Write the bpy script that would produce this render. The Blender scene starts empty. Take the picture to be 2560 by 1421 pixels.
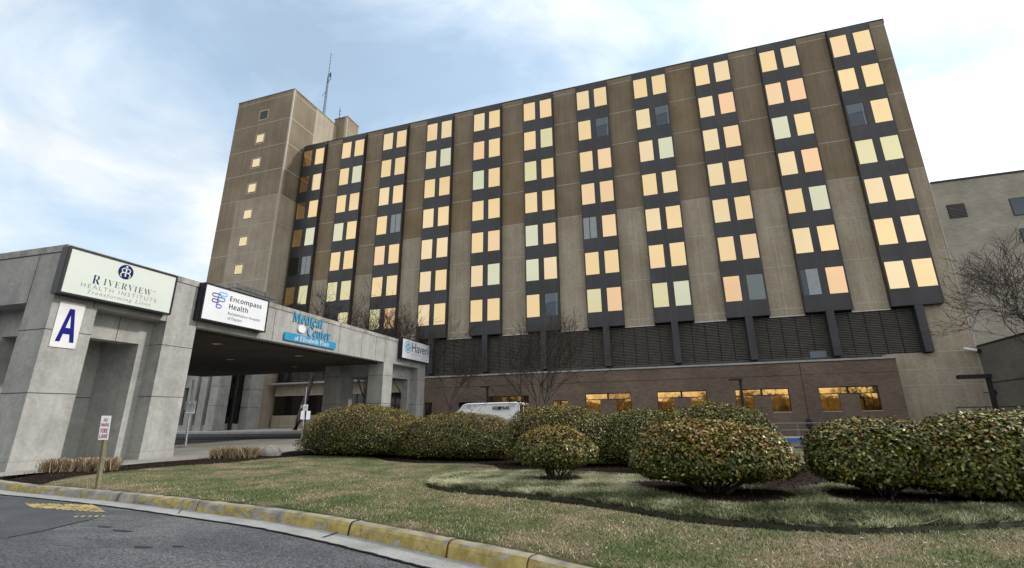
import bpy, math, random
import numpy as np
from mathutils import Vector, Matrix
from mathutils.geometry import delaunay_2d_cdt
C = bpy.context.scene
COL = C.collection
rad = math.radians
rnd = random.Random(7)
NP = np.random.default_rng(11)

# ------------------------------------------------------------------ camera (at the origin; ground is about 1 m below the lens)
FPX, CX, CY = 1206.98, 1280.0, 710.5
YAW, PITCH, ROLL = -0.3174, 0.2929, -0.0065
def _rot():
    cy, sy, cp, sp = math.cos(YAW), math.sin(YAW), math.cos(PITCH), math.sin(PITCH)
    f = np.array([sy*cp, cy*cp, sp]); r = np.array([cy, -sy, 0.]); u = np.cross(r, f)
    c, s = math.cos(ROLL), math.sin(ROLL)
    return np.array([r*c+u*s, -r*s+u*c, f])
RM = _rot()
cam = bpy.data.cameras.new('camera'); camo = bpy.data.objects.new('camera', cam); COL.objects.link(camo)
cam.sensor_width = 36; cam.lens = 36*FPX/2560; cam.clip_end = 6000; cam.clip_start = .05
camo.matrix_world = Matrix(((RM[0][0], RM[1][0], -RM[2][0], 0), (RM[0][1], RM[1][1], -RM[2][1], 0), (RM[0][2], RM[1][2], -RM[2][2], 0), (0, 0, 0, 1)))
C.camera = camo

# ------------------------------------------------------------------ light
SUN_EL, SUN_AZ = 33, 70
C.view_settings.view_transform = 'Standard'; C.view_settings.look = 'None'
C.view_settings.gamma = 1; C.view_settings.exposure = .22
w = bpy.data.worlds.new('World'); C.world = w; w.use_nodes = True
nt = w.node_tree; nt.nodes.clear(); N = nt.nodes.new; L = nt.links.new
out = N('ShaderNodeOutputWorld'); bg = N('ShaderNodeBackground'); bg.inputs[1].default_value = .15
bc = N('ShaderNodeBackground'); mixs = N('ShaderNodeMixShader')
sk = N('ShaderNodeTexSky'); sk.sky_type = 'NISHITA'; sk.sun_disc = False
sk.sun_elevation = rad(SUN_EL); sk.sun_rotation = rad(SUN_AZ); sk.dust_density = .6; sk.air_density = 1.5; sk.ozone_density = 3.0; sk.altitude = 100
tc = N('ShaderNodeTexCoord')
mp = N('ShaderNodeMapping'); mp.inputs['Rotation'].default_value = (rad(12), rad(24), rad(25)); mp.inputs['Scale'].default_value = (1.2, 1.9, 2.4); mp.inputs['Location'].default_value = (3.1, 1.2, .9)
n1 = N('ShaderNodeTexNoise'); n1.inputs['Scale'].default_value = 1.35; n1.inputs['Detail'].default_value = 7; n1.inputs['Roughness'].default_value = .56; n1.inputs['Distortion'].default_value = .5
L(tc.outputs['Generated'], mp.inputs[0]); L(mp.outputs[0], n1.inputs['Vector'])
# cloud cover grows towards the sun side of the sky
dp = N('ShaderNodeVectorMath'); dp.operation = 'DOT_PRODUCT'; L(tc.outputs['Generated'], dp.inputs[0]); dp.inputs[1].default_value = (.80, .30, .10)
ma = N('ShaderNodeMath'); ma.operation = 'MULTIPLY_ADD'; L(dp.outputs['Value'], ma.inputs[0]); ma.inputs[1].default_value = .26; L(n1.outputs[0], ma.inputs[2])
# southern half (behind the camera) is evenly overcast
ds = N('ShaderNodeVectorMath'); ds.operation = 'DOT_PRODUCT'; L(tc.outputs['Generated'], ds.inputs[0]); ds.inputs[1].default_value = (0, -1, 0)
dm = N('ShaderNodeMath'); dm.operation = 'MAXIMUM'; L(ds.outputs['Value'], dm.inputs[0]); dm.inputs[1].default_value = 0
m2 = N('ShaderNodeMath'); m2.operation = 'MULTIPLY_ADD'; L(dm.outputs[0], m2.inputs[0]); m2.inputs[1].default_value = .6; L(ma.outputs[0], m2.inputs[2])
# more haze near the horizon
sx = N('ShaderNodeSeparateXYZ'); L(tc.outputs['Generated'], sx.inputs[0])
hz = N('ShaderNodeMapRange'); L(sx.outputs['Z'], hz.inputs[0]); hz.inputs[1].default_value = 0; hz.inputs[2].default_value = .5; hz.inputs[3].default_value = .20; hz.inputs[4].default_value = 0
m3 = N('ShaderNodeMath'); m3.operation = 'ADD'; L(m2.outputs[0], m3.inputs[0]); L(hz.outputs[0], m3.inputs[1])
cr = N('ShaderNodeValToRGB'); cr.color_ramp.elements[0].position = .38; cr.color_ramp.elements[1].position = .60
cr.color_ramp.elements[0].color = (.50, .50, .50, 1); cr.color_ramp.elements[1].color = (1, 1, 1, 1)
L(m3.outputs[0], cr.inputs[0]); L(cr.outputs[0], mixs.inputs[0])
ccr = N('ShaderNodeValToRGB'); ccr.color_ramp.elements[0].color = (.68, .84, 1.0, 1); ccr.color_ramp.elements[1].color = (.99, 1.0, 1.0, 1); ccr.color_ramp.elements[0].position = .42; ccr.color_ramp.elements[1].position = .66; L(m3.outputs[0], ccr.inputs[0]); L(ccr.outputs[0], bc.inputs[0])
n2 = N('ShaderNodeTexNoise'); n2.inputs['Scale'].default_value = 3.1; n2.inputs['Detail'].default_value = 5; L(mp.outputs[0], n2.inputs['Vector'])
cs = N('ShaderNodeMapRange'); L(n2.outputs[0], cs.inputs[0]); cs.inputs[1].default_value = .3; cs.inputs[2].default_value = .7; cs.inputs[3].default_value = .90; cs.inputs[4].default_value = 1.04
dq = N('ShaderNodeMath'); dq.operation = 'MAXIMUM'; L(dp.outputs['Value'], dq.inputs[0]); dq.inputs[1].default_value = -.15; dr_ = N('ShaderNodeMath'); dr_.operation = 'MULTIPLY_ADD'; L(dq.outputs[0], dr_.inputs[0]); dr_.inputs[1].default_value = .45; L(cs.outputs[0], dr_.inputs[2]); L(dr_.outputs[0], bc.inputs[1])
L(sk.outputs[0], bg.inputs[0]); L(bg.outputs[0], mixs.inputs[1]); L(bc.outputs[0], mixs.inputs[2]); L(mixs.outputs[0], out.inputs[0])
sun = bpy.data.lights.new('sun', 'SUN'); sun.energy = 2.1; sun.angle = rad(3.5); sun.color = (1, .95, .86)
so = bpy.data.objects.new('sun', sun); COL.objects.link(so)
sd = Vector((math.sin(rad(SUN_AZ))*math.cos(rad(SUN_EL)), math.cos(rad(SUN_AZ))*math.cos(rad(SUN_EL)), math.sin(rad(SUN_EL))))
so.rotation_euler = sd.to_track_quat('Z', 'Y').to_euler()

# ------------------------------------------------------------------ pixel -> world helpers (photograph pixels, 2560 wide)
def ray(x, y):
    return np.array([(x-CX)/FPX, -(y-CY)/FPX, 1.]) @ RM
def atY(x, y, Y): d = ray(x, y); return d*Y/d[1]
def atX(x, y, X): d = ray(x, y); return d*X/d[0]
def atZ(x, y, Z): d = ray(x, y); return d*Z/d[2]
def sms(a, b, t):
    t = np.clip((t-a)/(b-a), 0, 1); return t*t*(3-2*t)
def G(x, y):
    gl = -.85+.032*(np.minimum(y, 60)-13.6); gr = -1.08+.0085*(np.clip(y, -10, 60)-6)
    t = sms(6, 18, -np.asarray(x, float)); return gr*(1-t)+gl*t
def gp(x, y, off=0.):
    z = -1.0
    for _ in range(30):
        p = atZ(x, y, z); z = float(G(p[0], p[1]))*.7+z*.3+off*.7 if off else float(G(p[0], p[1]))*.7+z*.3
    return atZ(x, y, z)

# ------------------------------------------------------------------ materials
MATS = {}
def nm(name, col=(.5, .5, .5), rough=.8, metal=0., spec=.5):
    m = bpy.data.materials.new(name); m.use_nodes = True; b = m.node_tree.nodes['Principled BSDF']
    b.inputs['Base Color'].default_value = (*col, 1); b.inputs['Roughness'].default_value = rough; b.inputs['Metallic'].default_value = metal
    b.inputs['Specular IOR Level'].default_value = spec
    MATS[name] = m; return m, m.node_tree, b
def noisy(name, cols, scale=2., detail=8, rough=.85, bump=.0, bscale=40, stretch=(1, 1, 1), metal=0, spec=.4, fine=0., dist=0., streak=0., pos=None):
    """base colour from layered noise between the given real colours, optional bump and vertical rain streaks"""
    m, t, b = nm(name, cols[0], rough, metal, spec); N = t.nodes.new; L = t.links.new
    tc = N('ShaderNodeTexCoord'); mp = N('ShaderNodeMapping'); mp.inputs['Scale'].default_value = stretch; L(tc.outputs['Object'], mp.inputs[0])
    n = N('ShaderNodeTexNoise'); n.inputs['Scale'].default_value = scale; n.inputs['Detail'].default_value = detail; n.inputs['Roughness'].default_value = .62; n.inputs['Distortion'].default_value = dist
    L(mp.outputs[0], n.inputs['Vector'])
    r = N('ShaderNodeValToRGB'); k = len(cols)
    e = r.color_ramp.elements
    while len(e) < k: e.new(.5)
    for i, c in enumerate(cols):
        e[i].position = (pos[i] if pos else (.32+.36*i/max(1, k-1))); e[i].color = (*c, 1)
    L(n.outputs[0], r.inputs[0]); cur = r.outputs[0]
    def mul(cur, fac_socket, lo, hi, a=.35, z=.65):
        mr = N('ShaderNodeMapRange'); mr.inputs[1].default_value = a; mr.inputs[2].default_value = z; mr.inputs[3].default_value = lo; mr.inputs[4].default_value = hi
        L(fac_socket, mr.inputs[0])
        v = N('ShaderNodeVectorMath'); v.operation = 'SCALE'; L(cur, v.inputs[0]); L(mr.outputs[0], v.inputs['Scale']); return v.outputs[0]
    if streak:
        ms = N('ShaderNodeMapping'); ms.inputs['Scale'].default_value = (2.2, 2.2, .10); L(tc.outputs['Object'], ms.inputs[0])
        ns = N('ShaderNodeTexNoise'); ns.inputs['Scale'].default_value = 1.4; ns.inputs['Detail'].default_value = 6; ns.inputs['Roughness'].default_value = .65; L(ms.outputs[0], ns.inputs['Vector'])
        cur = mul(cur, ns.outputs[0], 1-streak, 1+streak*.6)
    if fine:
        nf = N('ShaderNodeTexNoise'); nf.inputs['Scale'].default_value = bscale; nf.inputs['Detail'].default_value = 3; L(tc.outputs['Object'], nf.inputs['Vector'])
        cur = mul(cur, nf.outputs[0], 1-fine, 1+fine)
    L(cur, b.inputs['Base Color'])
    if bump:
        nb = N('ShaderNodeTexNoise'); nb.inputs['Scale'].default_value = bscale; nb.inputs['Detail'].default_value = 5; L(tc.outputs['Object'], nb.inputs['Vector'])
        bp = N('ShaderNodeBump'); bp.inputs['Strength'].default_value = bump; bp.inputs['Distance'].default_value = .02; L(nb.outputs[0], bp.inputs['Height']); L(bp.outputs[0], b.inputs['Normal'])
    return m
def scuff(mname, col, scale, lo, hi, amt, stretch=(1, 1, 1), dist=1.5):
    m = MATS[mname]; t = m.node_tree; N = t.nodes.new; L = t.links.new; b = t.nodes['Principled BSDF']; src = b.inputs['Base Color'].links[0].from_socket
    tc = N('ShaderNodeTexCoord'); mp = N('ShaderNodeMapping'); mp.inputs['Scale'].default_value = stretch; mp.inputs['Location'].default_value = (3.3, 7.1, scale); L(tc.outputs['Object'], mp.inputs[0])
    n = N('ShaderNodeTexNoise'); n.inputs['Scale'].default_value = scale; n.inputs['Detail'].default_value = 9; n.inputs['Roughness'].default_value = .7; n.inputs['Distortion'].default_value = dist; L(mp.outputs[0], n.inputs['Vector'])
    mr = N('ShaderNodeMapRange'); mr.inputs[1].default_value = lo; mr.inputs[2].default_value = hi; mr.inputs[3].default_value = 0; mr.inputs[4].default_value = amt; L(n.outputs[0], mr.inputs[0])
    mi = N('ShaderNodeMix'); mi.data_type = 'RGBA'; L(mr.outputs[0], mi.inputs[0]); L(src, mi.inputs[6]); mi.inputs[7].default_value = (*col, 1); L(mi.outputs[2], b.inputs['Base Color'])
noisy('concrete', [(.28, .28, .27), (.345, .345, .33), (.42, .42, .405)], scale=1.1, streak=.10, fine=.07, bscale=9, bump=.12, pos=[.3, .5, .72], dist=.8)
scuff('concrete', (.62, .62, .60), 2.2, .60, .72, .55); scuff('concrete', (.17, .16, .14), 1.0, .60, .80, .7, (3, 3, .25), .3); scuff('concrete', (.35, .25, .15), .9, .66, .8, .5, (5, 5, .15), .2)
noisy('concrete_coping', [(.20, .19, .17), (.32, .31, .29), (.45, .44, .42)], scale=1.3, streak=.3, fine=.2, bscale=20, bump=.2)
noisy('concrete_joint', [(.05, .05, .045), (.08, .075, .07)])
noisy('tan_dark', [(.19, .150, .100), (.235, .188, .130), (.275, .228, .165)], scale=.25, streak=.14, fine=.07, bscale=9, bump=.1)
scuff('tan_dark', (.10, .08, .055), .8, .58, .80, .5, (4, 4, .12), .2); noisy('tan_light', [(.29, .248, .185), (.35, .30, .23), (.41, .36, .285)], scale=.3, streak=.15, fine=.12, bscale=9, bump=.1)
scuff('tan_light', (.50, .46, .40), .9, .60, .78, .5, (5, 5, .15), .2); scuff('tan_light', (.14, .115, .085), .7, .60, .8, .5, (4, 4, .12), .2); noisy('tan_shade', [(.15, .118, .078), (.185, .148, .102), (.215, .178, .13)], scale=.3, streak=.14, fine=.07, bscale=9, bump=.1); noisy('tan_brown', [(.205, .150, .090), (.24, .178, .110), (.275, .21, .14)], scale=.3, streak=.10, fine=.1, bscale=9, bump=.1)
noisy('panel_joint', [(.40, .36, .30), (.48, .44, .38)], scale=3)
noisy('bay_metal', [(.020, .020, .023), (.029, .029, .034), (.042, .043, .049)], scale=.35, rough=.42, streak=.25, spec=.5)
noisy('bay_seam', [(.06, .06, .066), (.08, .08, .085)], rough=.5)
noisy('louver', [(.09, .083, .072), (.145, .132, .118)], scale=3, rough=.6)
noisy('louver_back', [(.006, .006, .006), (.01, .01, .01)])
noisy('white_lip', [(.55, .55, .53), (.68, .68, .66)], scale=4)
noisy('dark_frame', [(.008, .008, .009), (.014, .014, .015)], rough=.4)
noisy('asphalt', [(.065, .068, .076), (.085, .089, .098), (.130, .131, .135)], scale=.8, detail=10, rough=.80, fine=.65, bscale=42, bump=.7, dist=.8, stretch=(.6, 1.3, 1))
scuff('asphalt', (.19, .19, .185), 1.1, .54, .72, .5, (.55, 1.7, 1), .4); scuff('asphalt', (.045, .047, .052), .9, .58, .75, .6, (.5, 1.8, 1), .5); scuff('asphalt', (.30, .30, .29), 38, .66, .74, .55, (1, 1, 1), 0); noisy('asphalt_far', [(.07, .072, .077), (.095, .097, .10)], scale=.4, rough=.85, fine=.15, bscale=20)
noisy('drive_concrete', [(.23, .22, .195), (.30, .29, .26), (.36, .35, .32)], scale=.4, rough=.85, fine=.12, bscale=18)
noisy('gutter_concrete', [(.26, .26, .25), (.33, .33, .32), (.40, .40, .39)], scale=2.0, fine=.2, bscale=60, bump=.2)
noisy('mulch', [(.012, .008, .007), (.026, .017, .014), (.045, .030, .024)], scale=9, detail=9, rough=1, spec=.03, fine=.5, bscale=45, bump=1.0)
noisy('soil_cover', [(.022, .024, .013), (.05, .052, .028)], scale=5, rough=.95, fine=.3, bscale=60, bump=.6)
noisy('bark', [(.06, .052, .045), (.10, .088, .078), (.15, .135, .12)], scale=5, rough=.9, stretch=(1, 1, .3), bump=.4, bscale=25)
noisy('twig', [(.028, .020, .016), (.052, .038, .030)], scale=3, rough=.9)
noisy('stem', [(.045, .038, .030), (.09, .078, .06)], scale=12, rough=.9)
noisy('dry_grass', [(.26, .19, .12), (.40, .31, .20)], scale=14, rough=.9)
noisy('rock', [(.26, .24, .23), (.38, .35, .33), (.5, .47, .45)], scale=6, rough=.9, fine=.25, bscale=30, bump=.6)
noisy('white_paint', [(.70, .70, .71), (.78, .78, .79)], scale=2, rough=.35)
noisy('sign_white', [(.72, .75, .80), (.80, .82, .86)], scale=.8, rough=.35)
noisy('sign_mint', [(.60, .66, .61), (.66, .71, .67)], scale=.7, rough=.35)
noisy('sign_box', [(.006, .007, .012), (.012, .013, .02)], scale=2, rough=.35)
noisy('van_white', [(.92, .93, .95), (.95, .96, .97)], scale=1, rough=.2, spec=.7)
noisy('galv', [(.30, .31, .32), (.40, .41, .42)], scale=6, rough=.45, metal=.6)
noisy('rail_metal', [(.22, .20, .20), (.30, .28, .28)], scale=6, rough=.5)
noisy('black_metal', [(.008, .008, .009), (.016, .016, .017)], scale=6, rough=.5)
noisy('wood_post', [(.13, .115, .07), (.21, .185, .12)], scale=6, rough=.85, stretch=(4, 4, .5), fine=.2)
noisy('sidewalk', [(.42, .41, .39), (.52, .51, .49)], scale=2, fine=.1)
noisy('kerb_blue', [(.03, .13, .42), (.06, .20, .52)], scale=3, rough=.7)
noisy('ink_navy', [(.012, .016, .10), (.016, .02, .12)], rough=.7, spec=.08)
noisy('ink_blue', [(.012, .012, .18), (.018, .018, .22)], rough=.7, spec=.08)
noisy('ink_black', [(.008, .009, .016), (.012, .013, .02)], rough=.7, spec=.08)
noisy('ink_grey', [(.22, .24, .26), (.28, .30, .32)], rough=.7, spec=.08)
noisy('ink_midgrey', [(.10, .11, .12), (.14, .15, .16)], rough=.7, spec=.08)
noisy('ink_red', [(.30, .01, .03), (.38, .02, .04)], rough=.7, spec=.08)
noisy('letter_blue', [(.06, .30, .50), (.075, .34, .55)], scale=3, rough=.45)
noisy('banner_blue', [(.03, .26, .48), (.045, .31, .54)], scale=1.5, rough=.4)
noisy('logo_violet', [(.09, .075, .26), (.12, .10, .32)]); noisy('logo_indigo', [(.12, .18, .5), (.15, .22, .55)]); noisy('logo_sky', [(.14, .42, .78), (.2, .5, .84)])
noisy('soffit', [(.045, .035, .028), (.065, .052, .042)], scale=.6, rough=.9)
noisy('lens_white', [(.6, .55, .48), (.66, .6, .52)])
noisy('roof_gravel', [(.16, .155, .15), (.24, .23, .22)], scale=5)
noisy('curtain', [(.30, .33, .35), (.38, .41, .42)], scale=2, rough=.8)
noisy('blind_grey', [(.20, .23, .24), (.24, .27, .28)], scale=.6, rough=.7)
noisy('room_dark', [(.05, .07, .10), (.075, .10, .135)], scale=.7, rough=.25)
noisy('room_light', [(.11, .14, .17), (.14, .17, .20)], scale=.7, rough=.4)
noisy('yellow_paint', [(.12, .11, .08), (.36, .29, .12), (.50, .38, .14)], scale=7, rough=.8, fine=.4, bscale=60, pos=[.40, .47, .6])
noisy('rubber', [(.012, .012, .012), (.02, .02, .02)])
noisy('far_land', [(.07, .075, .05), (.10, .10, .08)], scale=.02)
def glass(name, col, rough=.04, wob=.0):
    m, t, b = nm(name, col, rough, 1.0)
    if wob:
        N = t.nodes.new; L = t.links.new; tc = N('ShaderNodeTexCoord'); n = N('ShaderNodeTexNoise'); n.inputs['Scale'].default_value = 1.1; n.inputs['Detail'].default_value = 2
        L(tc.outputs['Object'], n.inputs['Vector']); bp = N('ShaderNodeBump'); bp.inputs['Strength'].default_value = wob; bp.inputs['Distance'].default_value = .1
        L(n.outputs[0], bp.inputs['Height']); L(bp.outputs[0], b.inputs['Normal'])
    return m
glass('amber', (.84, .63, .35), wob=.03); glass('amber_warm', (.85, .61, .37), wob=.03); glass('amber_pale', (.82, .65, .40), wob=.03); glass('amber_deep', (.80, .56, .29), wob=.04)
glass('glass_lime', (.70, .645, .39), wob=.03); glass('glass_mint', (.66, .655, .48), wob=.03); glass('glass_pink', (.86, .57, .34), wob=.03)
glass('amber_low', (.92, .55, .18), wob=.05); nm('dark_glass', (.012, .010, .009), .08)
glass('side_glass', (.30, .16, .05), wob=.1); nm('clear_glass', (.03, .045, .06), .06)

def brick(name, c1, c2, mortar, scale=1.0):
    m, t, b = nm(name, c1, .9); N = t.nodes.new; L = t.links.new
    tc = N('ShaderNodeTexCoord'); sep = N('ShaderNodeSeparateXYZ'); L(tc.outputs['Object'], sep.inputs[0])
    ad = N('ShaderNodeMath'); ad.operation = 'ADD'; L(sep.outputs['X'], ad.inputs[0]); L(sep.outputs['Y'], ad.inputs[1])
    cb = N('ShaderNodeCombineXYZ'); L(ad.outputs[0], cb.inputs[0]); L(sep.outputs['Z'], cb.inputs[1])
    br = N('ShaderNodeTexBrick'); L(cb.outputs[0], br.inputs['Vector']); br.inputs['Scale'].default_value = 1
    br.inputs['Brick Width'].default_value = .30*scale; br.inputs['Row Height'].default_value = .10*scale; br.inputs['Mortar Size'].default_value = .010
    br.inputs['Color1'].default_value = (*c1, 1); br.inputs['Color2'].default_value = (*c2, 1); br.inputs['Mortar'].default_value = (*mortar, 1); br.inputs['Bias'].default_value = 0
    n = N('ShaderNodeTexNoise'); n.inputs['Scale'].default_value = .5; n.inputs['Detail'].default_value = 8; L(tc.outputs['Object'], n.inputs['Vector'])
    mr = N('ShaderNodeMapRange'); mr.inputs[1].default_value = .3; mr.inputs[2].default_value = .7; mr.inputs[3].default_value = .78; mr.inputs[4].default_value = 1.2; L(n.outputs[0], mr.inputs[0])
    v = N('ShaderNodeVectorMath'); v.operation = 'SCALE'; L(br.outputs[0], v.inputs[0]); L(mr.outputs[0], v.inputs['Scale']); L(v.outputs[0], b.inputs['Base Color'])
    bp = N('ShaderNodeBump'); bp.inputs['Strength'].default_value = .12; bp.inputs['Distance'].default_value = .004; L(br.outputs['Fac'], bp.inputs['Height']); bp.invert = True; L(bp.outputs[0], b.inputs['Normal'])
brick('brick_brown', (.108, .074, .055), (.155, .110, .084), (.13, .11, .09))
brick('brick_tan', (.30, .275, .225), (.36, .33, .275), (.31, .29, .25), 1.2)
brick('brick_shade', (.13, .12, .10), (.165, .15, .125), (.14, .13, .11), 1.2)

def kerb_mat():
    m, t, b = nm('kerb_painted', (.3, .3, .3), .85); N = t.nodes.new; L = t.links.new
    tc = N('ShaderNodeTexCoord')
    def noise(sc, det=6, dist=0., st=(1, 1, 1)):
        mp = N('ShaderNodeMapping'); mp.inputs['Scale'].default_value = st; L(tc.outputs['Object'], mp.inputs[0])
        n = N('ShaderNodeTexNoise'); n.inputs['Scale'].default_value = sc; n.inputs['Detail'].default_value = det; n.inputs['Distortion'].default_value = dist; L(mp.outputs[0], n.inputs['Vector']); return n.outputs[0]
    base = N('ShaderNodeValToRGB'); L(noise(3.5), base.inputs[0]); base.color_ramp.elements[0].position = .3; base.color_ramp.elements[1].position = .7
    base.color_ramp.elements[0].color = (.13, .125, .11, 1); base.color_ramp.elements[1].color = (.42, .40, .35, 1)
    yel = N('ShaderNodeValToRGB'); L(noise(8), yel.inputs[0]); yel.color_ramp.elements[0].color = (.27, .205, .05, 1); yel.color_ramp.elements[1].color = (.50, .39, .13, 1)
    yel.color_ramp.elements[0].position = .3; yel.color_ramp.elements[1].position = .65
    # how much paint is left: more towards the near (east) end, worn away in flakes
    sp = N('ShaderNodeSeparateXYZ'); L(tc.outputs['Object'], sp.inputs[0])
    mx = N('ShaderNodeMapRange'); L(sp.outputs['X'], mx.inputs[0]); mx.inputs[1].default_value = -10; mx.inputs[2].default_value = -3.5; mx.inputs[3].default_value = -.02; mx.inputs[4].default_value = .13
    a = N('ShaderNodeMath'); a.operation = 'ADD'; L(noise(3.1, 5, 1.0, (1, 1, 1.6)), a.inputs[0]); L(mx.outputs[0], a.inputs[1])
    mk = N('ShaderNodeMapRange'); L(a.outputs[0], mk.inputs[0]); mk.inputs[1].default_value = .495; mk.inputs[2].default_value = .515
    vo = N('ShaderNodeTexVoronoi'); vo.feature = 'DISTANCE_TO_EDGE'; vo.inputs['Scale'].default_value = 9
    vn = N('ShaderNodeTexNoise'); vn.inputs['Scale'].default_value = 6; L(tc.outputs['Object'], vn.inputs['Vector']); vm = N('ShaderNodeVectorMath'); vm.operation = 'MULTIPLY_ADD'; L(vn.outputs['Color'], vm.inputs[0]); vm.inputs[1].default_value = (.25, .25, .25); L(tc.outputs['Object'], vm.inputs[2]); L(vm.outputs[0], vo.inputs['Vector'])
    ck = N('ShaderNodeMapRange'); L(vo.outputs['Distance'], ck.inputs[0]); ck.inputs[1].default_value = .01; ck.inputs[2].default_value = .04
    cn = N('ShaderNodeMapRange'); L(noise(2.3, 4, .5), cn.inputs[0]); cn.inputs[1].default_value = .47; cn.inputs[2].default_value = .55
    cx2 = N('ShaderNodeMath'); cx2.operation = 'MAXIMUM'; L(ck.outputs[0], cx2.inputs[0]); L(cn.outputs[0], cx2.inputs[1])
    mm = N('ShaderNodeMath'); mm.operation = 'MULTIPLY'; L(mk.outputs[0], mm.inputs[0]); L(cx2.outputs[0], mm.inputs[1])
    # the top surface has mostly lost its paint
    ge = N('ShaderNodeNewGeometry'); sn = N('ShaderNodeSeparateXYZ'); L(ge.outputs['Normal'], sn.inputs[0])
    tp = N('ShaderNodeMapRange'); L(sn.outputs['Z'], tp.inputs[0]); tp.inputs[1].default_value = .6; tp.inputs[2].default_value = .95; tp.inputs[3].default_value = 1; tp.inputs[4].default_value = .30
    m4 = N('ShaderNodeMath'); m4.operation = 'MULTIPLY'; L(mm.outputs[0], m4.inputs[0]); L(tp.outputs[0], m4.inputs[1])
    mi = N('ShaderNodeMix'); mi.data_type = 'RGBA'; L(m4.outputs[0], mi.inputs[0]); L(base.outputs[0], mi.inputs[6]); L(yel.outputs[0], mi.inputs[7]); L(mi.outputs[2], b.inputs['Base Color'])
    bp = N('ShaderNodeBump'); bp.inputs['Strength'].default_value = .4; bp.inputs['Distance'].default_value = .01; L(m4.outputs[0], bp.inputs['Height']); L(bp.outputs[0], b.inputs['Normal'])
kerb_mat()
def lawn_mat():
    m, t, b = nm('lawn', (.1, .1, .05), .95); N = t.nodes.new; L = t.links.new
    tc = N('ShaderNodeTexCoord')
    def noise(sc, det, dist=0.):
        n = N('ShaderNodeTexNoise'); n.inputs['Scale'].default_value = sc; n.inputs['Detail'].default_value = det; n.inputs['Distortion'].default_value = dist; L(tc.outputs['Object'], n.inputs['Vector']); return n.outputs[0]
    r = N('ShaderNodeValToRGB'); e = r.color_ramp.elements; e.new(.5); e.new(.6)
    for i, (p, c) in enumerate([(.36, (.05, .075, .02)), (.47, (.10, .115, .04)), (.54, (.16, .135, .07)), (.62, (.22, .17, .11))]): e[i].position = p; e[i].color = (*c, 1)
    L(noise(1.1, 9, .6), r.inputs[0])
    mr = N('ShaderNodeMapRange'); L(noise(45, 4), mr.inputs[0]); mr.inputs[1].default_value = .3; mr.inputs[2].default_value = .7; mr.inputs[3].default_value = .45; mr.inputs[4].default_value = 1.5
    v = N('ShaderNodeVectorMath'); v.operation = 'SCALE'; L(r.outputs[0], v.inputs[0]); L(mr.outputs[0], v.inputs['Scale']); L(v.outputs[0], b.inputs['Base Color'])
    bp = N('ShaderNodeBump'); bp.inputs['Strength'].default_value = .8; bp.inputs['Distance'].default_value = .03; L(noise(40, 5), bp.inputs['Height']); L(bp.outputs[0], b.inputs['Normal'])
lawn_mat()
def attr_mat(name, rough=.45, spec=.5, trans=0.):
    m, t, b = nm(name, (.1, .1, .05), rough, 0, spec); a = t.nodes.new('ShaderNodeAttribute'); a.attribute_name = 'tint'; t.links.new(a.outputs['Color'], b.inputs['Base Color'])
    return m
attr_mat('leaf', .36, .42); attr_mat('blade', .7, .25)

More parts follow.
